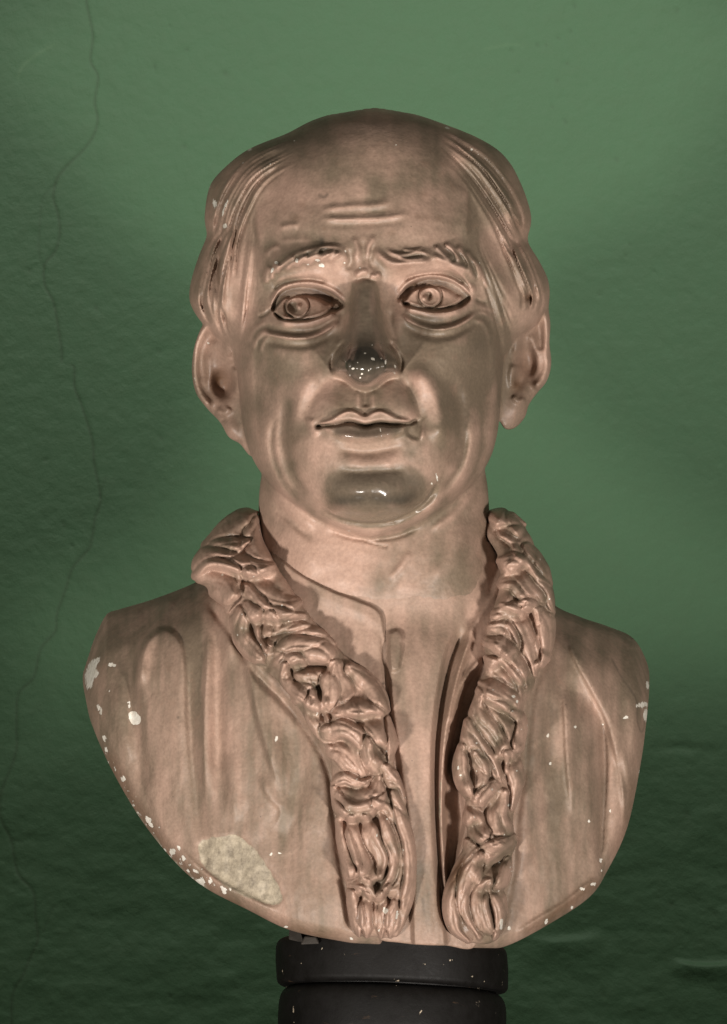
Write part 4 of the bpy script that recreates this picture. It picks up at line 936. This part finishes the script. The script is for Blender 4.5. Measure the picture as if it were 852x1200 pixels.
def ear_relief():
    f = Field(200, 660, 330, 560, 2.0)
    # left ear of the picture
    f.ridge([(272, 420), (268, 408), (260, 382), (251, 374), (240, 384), (231, 400), (228, 420), (228, 442), (234, 462), (248, 480)], 5.5, 15, 0.06)
    f.ridge([(256, 392), (246, 398), (238, 412), (238, 432), (244, 448)], 5.5, -4, 0.15)
    f.ridge([(248, 412), (256, 404), (266, 414), (272, 428)], 7, 9, 0.2); f.ridge([(244, 410), (244, 435), (250, 458), (262, 470)], 5.5, 6, 0.2)
    f.blob(261, 450, 13, 17, -24, 15, 3); f.blob(266, 458, 8, 9, -10)
    f.ridge([(274, 428), (277, 446), (276, 466)], 5, 13, 0.2); f.ridge([(252, 480), (262, 484), (270, 476)], 5, 8, 0.2)
    f.ridge([(246, 480), (256, 492), (266, 488)], 4, -6, 0.2); f.blob(271, 502, 9, 13, 10, -30); f.ridge([(268, 516), (276, 519), (284, 516)], 2, -5, 0.2)
    # right ear
    f.ridge([(606, 420), (606, 404), (611, 378), (620, 366), (632, 362), (639, 370), (641, 390), (640, 412), (641, 428), (636, 444), (624, 458)], 5.8, 15, 0.06)
    f.ridge([(622, 378), (630, 380), (633, 396), (632, 412)], 5, -5, 0.15); f.ridge([(616, 392), (624, 398), (630, 414), (630, 432), (622, 448)], 5, 7, 0.15)
    f.blob(617, 424, 11, 20, -17, -12, 3); f.blob(608, 448, 8, 11, -11, 10)
    f.ridge([(603, 425), (600, 440), (602, 458)], 4.5, 9, 0.2); f.blob(606, 478, 12, 16, 9, 20); f.ridge([(600, 463), (608, 470), (616, 466)], 3.6, 7, 0.2)
    return f

def build_head():
    au = axis(212, (290, 1.6), (575, 1.15), (656, 1.6)); av = axis(120, (280, 1.9), (545, 1.15), (640, 1.6), (770, 2.4))
    az = axis(-250, (-90, 10), (-40, 5), (60, 3.2), (285, 2.6))
    fr, hr, er = face_relief(), hair_relief(), ear_relief()
    UU, VV = np.meshgrid(au, av, indexing='ij')
    relief = fr(UU, VV).astype(np.float32); hrel = hr(UU, VV).astype(np.float32); erel = er(UU, VV).astype(np.float32)
    def outl(poly):
        s_ = Field(200, 660, 330, 560, 1.5); s_.a -= 30; r = s_.polydist(poly, 30); s_.a[r[0]] = r[1]
        inside = (VV > 325) & (VV < 565)
        return np.where(inside, s_(UU, VV), -40).astype(np.float32)
    sA, sB = outl(EAR_A), outl(EAR_B)
    # profile tables down the picture
    W = tab(av, [(126, 2), (127, 9), (129, 20), (131.5, 33), (134, 46), (137, 58), (142, 72), (148, 84), (156, 97), (170, 119), (185, 138), (200, 151), (230, 166), (260, 171), (300, 169), (340, 165), (380, 161), (420, 157), (460, 153), (500, 150), (530, 143), (550, 133), (570, 117), (590, 94), (606, 70), (618, 47), (627, 20), (629, 4), (640, 2)])
    Wsm = tab(av, [(170, 128), (185, 142), (200, 153), (230, 166), (260, 171), (300, 169), (340, 165), (380, 161), (420, 157), (460, 153), (500, 150), (530, 143), (550, 133), (570, 117), (590, 94), (606, 70)], 8)
    WT = [(126, 2), (127, 9), (129, 20), (131.5, 33), (134, 46), (137, 58), (142, 72), (148, 84), (156, 97), (170, 119), (185, 138), (200, 151), (230, 166)]
    k = smooth((av - 131) / 8) * (1 - smooth((av - 185) / 15)); W = W * (1 - k) + tab(av, WT, 4.0) * k
    k = smooth((av - 180) / 30) * smooth((600 - av) / 20); W = W * (1 - k) + Wsm * k
    Zf = tab(av, [(126, -30), (128, 2), (131, 26), (136, 47), (143, 66), (152, 82), (165, 99), (180, 112), (200, 125), (225, 138), (250, 148), (275, 157), (300, 163), (328, 166), (350, 167), (400, 172), (450, 184), (480, 190), (500, 193), (540, 199), (575, 206), (600, 205), (615, 190), (626, 160), (632, 130)])
    Zsm = tab(av, [(165, 99), (180, 112), (200, 125), (225, 138), (250, 148), (275, 157), (300, 163), (328, 166), (350, 167), (400, 172), (450, 184), (480, 190), (500, 193), (540, 199), (575, 206), (600, 205)], 9)
    k = smooth((av - 178) / 30) * smooth((595 - av) / 20); Zf = Zf * (1 - k) + Zsm * k
    ZT = [(126, -30), (128, 2), (131, 26), (136, 47), (143, 66), (152, 82), (165, 99), (180, 112), (200, 125), (225, 138)]
    k = smooth((av - 131) / 10) * (1 - smooth((av - 185) / 15)); Zf = Zf * (1 - k) + tab(av, ZT, 4.0) * k
    Zm = tab(av, [(120, -60), (200, -55), (350, -5), (450, 25), (550, 62), (632, 96)], 12); Zb = tab(av, [(120, -110), (160, -190), (220, -235), (320, -240), (420, -200), (520, -120), (632, -60)], 14)
    P = tab(av, [(120, 2.0), (250, 2.15), (330, 2.5), (430, 2.45), (520, 2.3), (600, 2.1)], 12)
    cx = tab(av, [(120, 440), (200, 432), (430, 433), (520, 435), (632, 436)], 12)
    NW = tab(av, [(500, 120), (540, 128), (570, 134), (620, 136), (660, 140), (700, 150), (770, 185)], 10); NZ = tab(av, [(500, 100), (560, 112), (600, 126), (640, 140), (680, 146), (705, 146), (735, 132), (770, 112)], 8)
    NC = tab(av, [(500, 438), (600, 438), (700, 446), (770, 450)], 10); NM = tab(av, [(500, 10), (700, 30), (770, 30)])
    HL = tab(av, [(120, 5), (134, 50), (137, 70), (148, 85), (156, 94), (162, 113), (168, 132), (178, 150), (195, 168), (206, 179), (215, 186), (231, 190), (257, 193), (266, 192), (272, 189), (277, 188), (284, 192), (296, 197), (319, 205), (339, 210), (355, 211), (370, 203), (392, 184), (420, 164), (450, 150), (480, 130)], 6.5)
    HR = tab(av, [(120, 5), (134, 48), (137, 60), (148, 91), (160, 122), (175, 150), (195, 168), (223, 181), (245, 188), (256, 191), (265, 190), (275, 187), (284, 184), (290, 188), (298, 194), (312, 202), (327, 210), (345, 211), (362, 211), (376, 202), (395, 180), (420, 160), (450, 150), (480, 130)], 6.5)
    HZ = Zf - tab(av, [(120, 6), (150, 14), (175, 22), (250, 30), (330, 40), (400, 48), (480, 70)], 8)
    HM = tab(av, [(120, -60), (250, -40), (400, -20), (480, -10)], 10)
    F = np.empty((len(au), len(av), len(az)), np.float32)
    Z = az[None, None, :]
    rz = smooth((Z - 0) / 70.0)
    CH = 40
    for j in range(0, len(av), CH):
        s_ = slice(j, j + CH); r3 = lambda a: a[None, s_, None].astype(np.float32)
        Zs = Z - relief[:, s_, None] * rz
        x = (au[:, None, None] - r3(cx)); ax_ = np.abs(x)
        def section(xa, Wd, Zc, Zfront, Zback, p, zz):
            dz = zz - Zc; A = np.where(dz > 0, np.maximum(Zfront - Zc, 3), np.maximum(Zc - Zback, 3))
            rr = np.sqrt((xa / Wd) ** p + (dz / A) ** 2)
            return (rr - 1) * np.minimum(Wd, 120)
        f = section(ax_, np.maximum(r3(W), 2), r3(Zm), r3(Zf), r3(Zb), r3(P), Zs)
        f = np.maximum(f, r3(126.5 - av)); f = np.maximum(f, r3(av - 631))
        # hair over the temples
        hw = np.where(x < 0, r3(HL), r3(HR))
        h = section(ax_, hw, r3(HM), r3(HZ), r3(Zb) - 8, 2.5, Z) - 0.62 * hrel[:, s_, None] * (1 - 0.7 * smooth((ax_ - (hw - 30)) / 30.0))
        h = np.maximum(h, r3(134 - av)); h = np.maximum(h, r3(av - 470))
        f = smin(f, h, 5.0)
        # neck
        n_ = section(np.abs(au[:, None, None] - r3(NC)), r3(NW), r3(NM), r3(NZ), r3(np.full(len(av), -95.0)), 2.3, Zs)
        n_ = np.maximum(n_, r3(505 - av))
        f = smin(f, n_, 9.0)
        # ears
        for sE, side in ((sA, -1), (sB, 1)):
            o = (au[:, None, None] - 434.0) * side
            ze = 22 - 0.75 * (o - 145)
            ea = smax(Z - erel[:, s_, None] - ze - 6, -sE[:, s_, None] + 0 * Z, 7.0); ea = smax(ea, ze - 62 - Z, 6.0)
            f = smin(f, ea, 4.0)
        F[:, s_] = f
    Vt, Q = surface_nets(F, au, av, az)
    # drop the hidden lower end of the neck cut
    co = to_world(Vt[:, 0], Vt[:, 1], Vt[:, 2])
    m = mask_fields(200, 660, 110, 780)
    g, dk, gl, bn, ba, ch = (m[k] for k in ATTR)
    uu, vv = g.grid()
    g.a += 0.46 + 0.17 * noise2(g.nv, g.nu, 44, 44, 71, 4) + 0.07 * noise2(g.nv, g.nu, 90, 12, 72, 2)
    g.a += (0.12 * smooth((235 - vv) / 60.0) * smooth((185 - np.abs(uu - 432)) / 60)).astype(np.float32)
    rub = fr.a - gblur(fr.a, 12.0); rb = Field(200, 660, 110, 720, 2.0); rb.a = rub; g.a -= (0.14 * np.clip(rb(uu + 0 * vv, vv + 0 * uu), -1.5, 4.5) * (vv < 715)).astype(np.float32)  # worn ridges pinker, doubling as painted highlights; hollows greyer
    g.poly([(474, 432), (492, 438), (510, 462), (518, 490), (508, 496), (492, 470)], 5, -0.5); g.blob(385, 322, 26, 12, -0.55, 10); g.blob(470, 325, 20, 14, -0.45, -30); g.blob(500, 314, 30, 9, -0.3); g.blob(350, 318, 34, 9, -0.3, -12); g.poly([(380, 446), (392, 446), (380, 470), (362, 492), (352, 486), (364, 462)], 6, -0.45); g.ridge([(300, 560), (340, 600), (400, 628), (460, 630)], 12, -0.4, 0.2); g.blob(420, 446, 26, 5, -0.5); g.poly([(372, 505), (388, 520), (384, 548), (366, 540), (362, 515)], 8, -0.35); g.blob(285, 330, 18, 60, -0.35)  # pinker where light catches folds, sockets and nostrils, painted into the colour
    g.a -= 0.36 * (smooth((vv - 610) / 30.0) * (1 - smooth((uu - 470) / 80))).astype(np.float32)  # lit side of the neck painted paler
    g.blob(370, 205, 30, 18, 0.3); g.blob(470, 215, 50, 18, 0.35); g.blob(430, 285, 40, 26, 0.22); g.blob(360, 275, 40, 20, 0.2); g.blob(530, 265, 26, 40, 0.30)
    g.poly([(413, 332), (440, 332), (447, 380), (455, 402), (466, 425), (440, 440), (405, 436), (392, 424), (402, 402), (409, 380)], 3, 1.0); dk.poly([(416, 340), (438, 340), (444, 380), (450, 405), (406, 405), (412, 380)], 4, 0.30)
    g.poly([(300, 395), (395, 390), (392, 430), (350, 450), (310, 440)], 16, 0.65); g.poly([(470, 385), (585, 375), (585, 440), (540, 470), (505, 430), (475, 425)], 14, 0.75)
    g.blob(562, 410, 16, 18, 0.5); g.blob(520, 495, 12, 34, 0.6); g.blob(348, 525, 13, 34, 0.7); g.ridge([(372, 596), (430, 612), (490, 594), (530, 545)], 7, 0.5, 0.2); g.ridge([(330, 560), (372, 606), (430, 626), (500, 604), (560, 545)], 5, 0.4, 0.2); g.blob(560, 480, 18, 40, 0.25); g.blob(325, 520, 14, 30, 0.25)
    g.poly([(395, 455), (465, 455), (480, 480), (440, 482), (428, 487), (405, 482), (385, 485)], 8, 0.5); g.poly([(382, 499), (470, 498), (478, 508), (431, 517), (395, 512)], 3, 0.75); g.poly([(390, 493), (411, 484), (429, 489), (448, 485), (472, 493), (444, 495), (428, 498), (411, 494)], 3, 0.6); g.poly([(475, 497), (494, 492), (492, 530), (470, 535)], 6, 0.45)  # olive lips; shade of the upward-facing upper lip painted in too
    g.poly([(378, 575), (392, 556), (430, 549), (470, 548), (496, 555), (503, 572), (488, 600), (450, 611), (410, 608), (386, 596)], 9, 0.8)
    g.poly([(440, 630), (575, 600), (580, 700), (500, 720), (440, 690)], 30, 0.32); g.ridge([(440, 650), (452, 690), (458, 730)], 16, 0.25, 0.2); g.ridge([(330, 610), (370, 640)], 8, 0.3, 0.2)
    g.ridge([(322, 312), (350, 299), (395, 292)], 6, 0.45, 0.2); g.ridge([(455, 296), (500, 300), (540, 306), (562, 330)], 7, 0.6, 0.2)
    g.ridge([(310, 240), (314, 300), (306, 350), (296, 420), (300, 500)], 8, 0.35, 0.15); g.ridge([(548, 230), (556, 300), (584, 350), (590, 430), (586, 520)], 10, 0.55, 0.15)
    g.ridge([(290, 200), (345, 170), (400, 150)], 22, 0.35, 0.2); g.blob(600, 240, 30, 40, 0.25); g.ridge([(540, 170), (580, 220), (608, 262)], 14, 0.3, 0.2)
    for a in ((347, 361), (512, 350)): g.blob(*a, 26, 12, 0.3)
    for p in ([(322, 352), (340, 341), (365, 341), (385, 348), (398, 356)], [(472, 345), (486, 334), (510, 330), (530, 336)]): bn.ridge(p, 3.8, 1.0, 0.15); dk.ridge(p, 3.0, 0.4, 0.15)  # brown residue above the eyeballs, deepened with painted shade of the gap
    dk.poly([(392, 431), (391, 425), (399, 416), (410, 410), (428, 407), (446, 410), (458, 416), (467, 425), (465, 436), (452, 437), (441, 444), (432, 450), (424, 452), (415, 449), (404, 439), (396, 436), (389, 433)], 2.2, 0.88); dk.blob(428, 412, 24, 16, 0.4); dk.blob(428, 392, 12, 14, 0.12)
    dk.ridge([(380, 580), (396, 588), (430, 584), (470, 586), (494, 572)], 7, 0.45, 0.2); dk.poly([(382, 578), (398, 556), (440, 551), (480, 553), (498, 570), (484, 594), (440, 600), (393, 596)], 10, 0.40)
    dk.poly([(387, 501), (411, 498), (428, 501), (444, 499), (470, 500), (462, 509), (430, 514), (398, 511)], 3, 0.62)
    dk.blob(372, 499, 4, 3, 0.4); dk.blob(377, 283, 3.5, 6, 0.75, 0); dk.ridge([(372, 228), (380, 231), (385, 226)], 2, 0.55, 0.1); dk.blob(562, 404, 10, 12, 0.25)
    dk.poly([(500, 290), (520, 288), (542, 310), (530, 308)], 4, 0.35); dk.ridge([(455, 292), (475, 300), (505, 302)], 2.4, 0.4, 0.2)
    dk.ridge([(322, 322), (345, 305), (372, 293), (400, 292)], 1.8, 0.5, 0.2)
    for a, b_, r_ in ((354, 240, 5), (347, 256, 6), (490, 254, 4), (500, 255, 4), (460, 273, 5), (497, 228, 5), (513, 256, 4), (380, 268, 3)): bn.blob(a, b_, r_, r_ * 0.8, 0.35)
    bn.blob(258, 450, 14, 17, 0.95); bn.blob(252, 438, 10, 12, 0.4); bn.blob(618, 432, 12, 22, 0.6); bn.blob(606, 452, 7, 9, 0.8); bn.blob(635, 375, 6, 10, 0.3); bn.blob(620, 349, 6, 5, 0.9)
    bn.ridge([(258, 290), (256, 312), (257, 340)], 2, 0.4, 0.2); bn.ridge([(456, 402), (463, 415), (468, 430), (472, 438)], 2.0, 0.5, 0.1); bn.blob(608, 262, 8, 10, 0.3)
    bn.blob(395, 325, 12, 8, 0.18); bn.blob(472, 318, 12, 8, 0.3); bn.ridge([(374, 360), (385, 362), (390, 366)], 5, 0.5, 0.2)
    gl.poly([(394, 436), (396, 415), (412, 400), (444, 400), (462, 414), (466, 432), (440, 448), (424, 453), (408, 444)], 6, 1.0); gl.poly([(376, 588), (392, 574), (485, 573), (500, 578), (480, 606), (400, 606)], 8, 0.95); gl.poly([(385, 502), (470, 500), (452, 514), (406, 516)], 4, 0.9)
    gl.ridge([(390, 491), (412, 480), (430, 487)], 4, 0.8, 0.1); gl.ridge([(345, 500), (350, 545), (366, 580)], 12, 0.8, 0.2); gl.ridge([(520, 490), (522, 545), (500, 585)], 10, 0.7, 0.2); gl.a += 0.12
    # losses of paint
    for (a, b_, ru, rv) in [(319, 317, 2, 4.5), (324, 308, 3, 2), (347.5, 305.5, 2.6, 2.6), (372, 305, 4, 2), (377, 311, 4.5, 2.4), (405, 294, 1.5, 2), (404, 308, 2, 1.3), (361, 310, 1.8, 1.2), (422, 314, 1.5, 1.2), (292, 174, 4, 3.5), (252, 239, 3, 6), (264, 265, 3.5, 4), (245, 218, 2, 4), (437, 421, 3, 2), (452, 424, 1.2, 3.5), (463, 429, 1.2, 3), (447, 420, 1.5, 1.5), (414, 432, 1.8, 1.4), (424, 438, 1.6, 1.6), (432, 434, 1.3, 1.6), (419, 425, 1.2, 1.2), (428, 414, 1.2, 1.2), (436, 404, 1.2, 1.2), (422, 443, 1.5, 1.5), (410, 440, 1.4, 1.4), (405, 424, 1.1, 1.1), (462, 437, 2.2, 1.2), (524, 150, 4, 1.6), (553, 175, 2.4, 2), (561, 181, 1.8, 1.2), (464, 170, 3, 0.8), (285, 191, 1.2, 1.2), (446, 504, 0.9, 3), (512, 560, 1.2, 5), (506, 567, 1.0, 3), (562, 308, 1, 1), (317, 192, 1.5, 1), (345, 165, 1.4, 1), (244, 402, 3, 1.4), (409, 622, 3.5, 1)]:
        ch.blob(a, b_, ru, rv, 0.95, RNG.uniform(-25, 25))
    ch.ridge([(268, 232), (262, 246), (260, 256)], 1.4, 0.8, 0.1); ch.ridge([(245, 212), (243, 226)], 1.4, 0.75, 0.1); ch.ridge([(236, 396), (230, 410), (227, 430), (230, 455)], 1.0, 0.5, 0.1)
    for i in range(16):
        a, b_ = RNG.normal(424, 14), RNG.normal(430, 8); ch.blob(a, b_, RNG.uniform(0.5, 0.9), RNG.uniform(0.5, 0.9), RNG.uniform(0.35, 0.7))
    for k in m: m[k].a = np.clip(m[k].a, 0, 1.2)
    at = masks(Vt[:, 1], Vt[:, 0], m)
    nrm = vnormals(co, Q)
    keep = smooth((-(nrm @ np.array(FWD)) + 0.05) / 0.25)
    for k in ('chip', 'dark'): at[k] = at[k] * keep
    # hair is a part of its own: split off the faces of the two side masses and the back of the head
    HAIR_L = [(352, 150), (322, 182), (305, 215), (298, 245), (302, 290), (298, 330), (286, 366), (272, 388), (256, 374), (236, 380), (214, 372), (200, 250), (240, 150), (320, 120)]
    HAIR_R = [(505, 128), (540, 168), (552, 215), (550, 260), (560, 305), (580, 345), (594, 375), (606, 372), (618, 358), (634, 354), (646, 364), (670, 360), (670, 200), (600, 140), (540, 110)]
    hm = Field(190, 670, 100, 420, 1.0)
    for p in (HAIR_L, HAIR_R): hm.poly(p, 1.5, 1.0)
    fc = Vt[Q].mean(1)
    hv_ = hm(fc[:, 0], fc[:, 1]) > 0.5
    hv_ &= (fc[:, 1] < 420)
    sEA = np.where((fc[:, 1] > 368), 1, 0)
    isear = (sEA == 1) & (((fc[:, 0] < 300) & (fc[:, 1] > 372)) | ((fc[:, 0] > 590) & (fc[:, 1] > 368)))
    hv_ = (hv_ & ~isear) | ((fc[:, 2] < -70) & (fc[:, 1] < 520) & (fc[:, 1] > 150))
    org = tuple(BUST_BASE)
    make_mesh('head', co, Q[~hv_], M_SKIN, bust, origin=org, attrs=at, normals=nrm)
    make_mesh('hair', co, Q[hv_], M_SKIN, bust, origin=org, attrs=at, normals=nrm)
build_head()

# ---------------------------------------------------------------- splinters wedged under the bust
def wedge(name, pts, label):
    """pts: (u, v, z) of a lower and an upper triangle"""
    co = np.array([wp(*p) for p in pts]); o = co.mean(0)
    me = bpy.data.meshes.new(name); me.from_pydata([tuple(c - o) for c in co], [], [(0, 1, 2, 3), (7, 6, 5, 4), (0, 4, 5, 1), (1, 5, 6, 2), (2, 6, 7, 3), (3, 7, 4, 0)])
    me.materials.append(M_SPLINTER)
    ob = bpy.data.objects.new(name, me); COL.objects.link(ob); ob.location = o
    bv = ob.modifiers.new('bevel', 'BEVEL'); bv.width = 0.0008; bv.segments = 2
    tag(ob, label, 'splinter')
wedge('wood_splinter', [(338, 1101, 150), (356, 1105, 168), (362, 1104, 120), (344, 1100, 105), (339, 1087, 148), (352, 1092, 166), (360, 1094, 120), (344, 1088, 105)], 'short dark broken wood splinter jammed under the bust at the pedestal edge')
wedge('wood_shim', [(352, 1107, 186), (374, 1106, 190), (378, 1106, 130), (356, 1106, 130), (357, 1097, 184), (370, 1098, 188), (376, 1099, 130), (358, 1098, 130)], 'flat dark wood shim wedged between the bust and pedestal top')
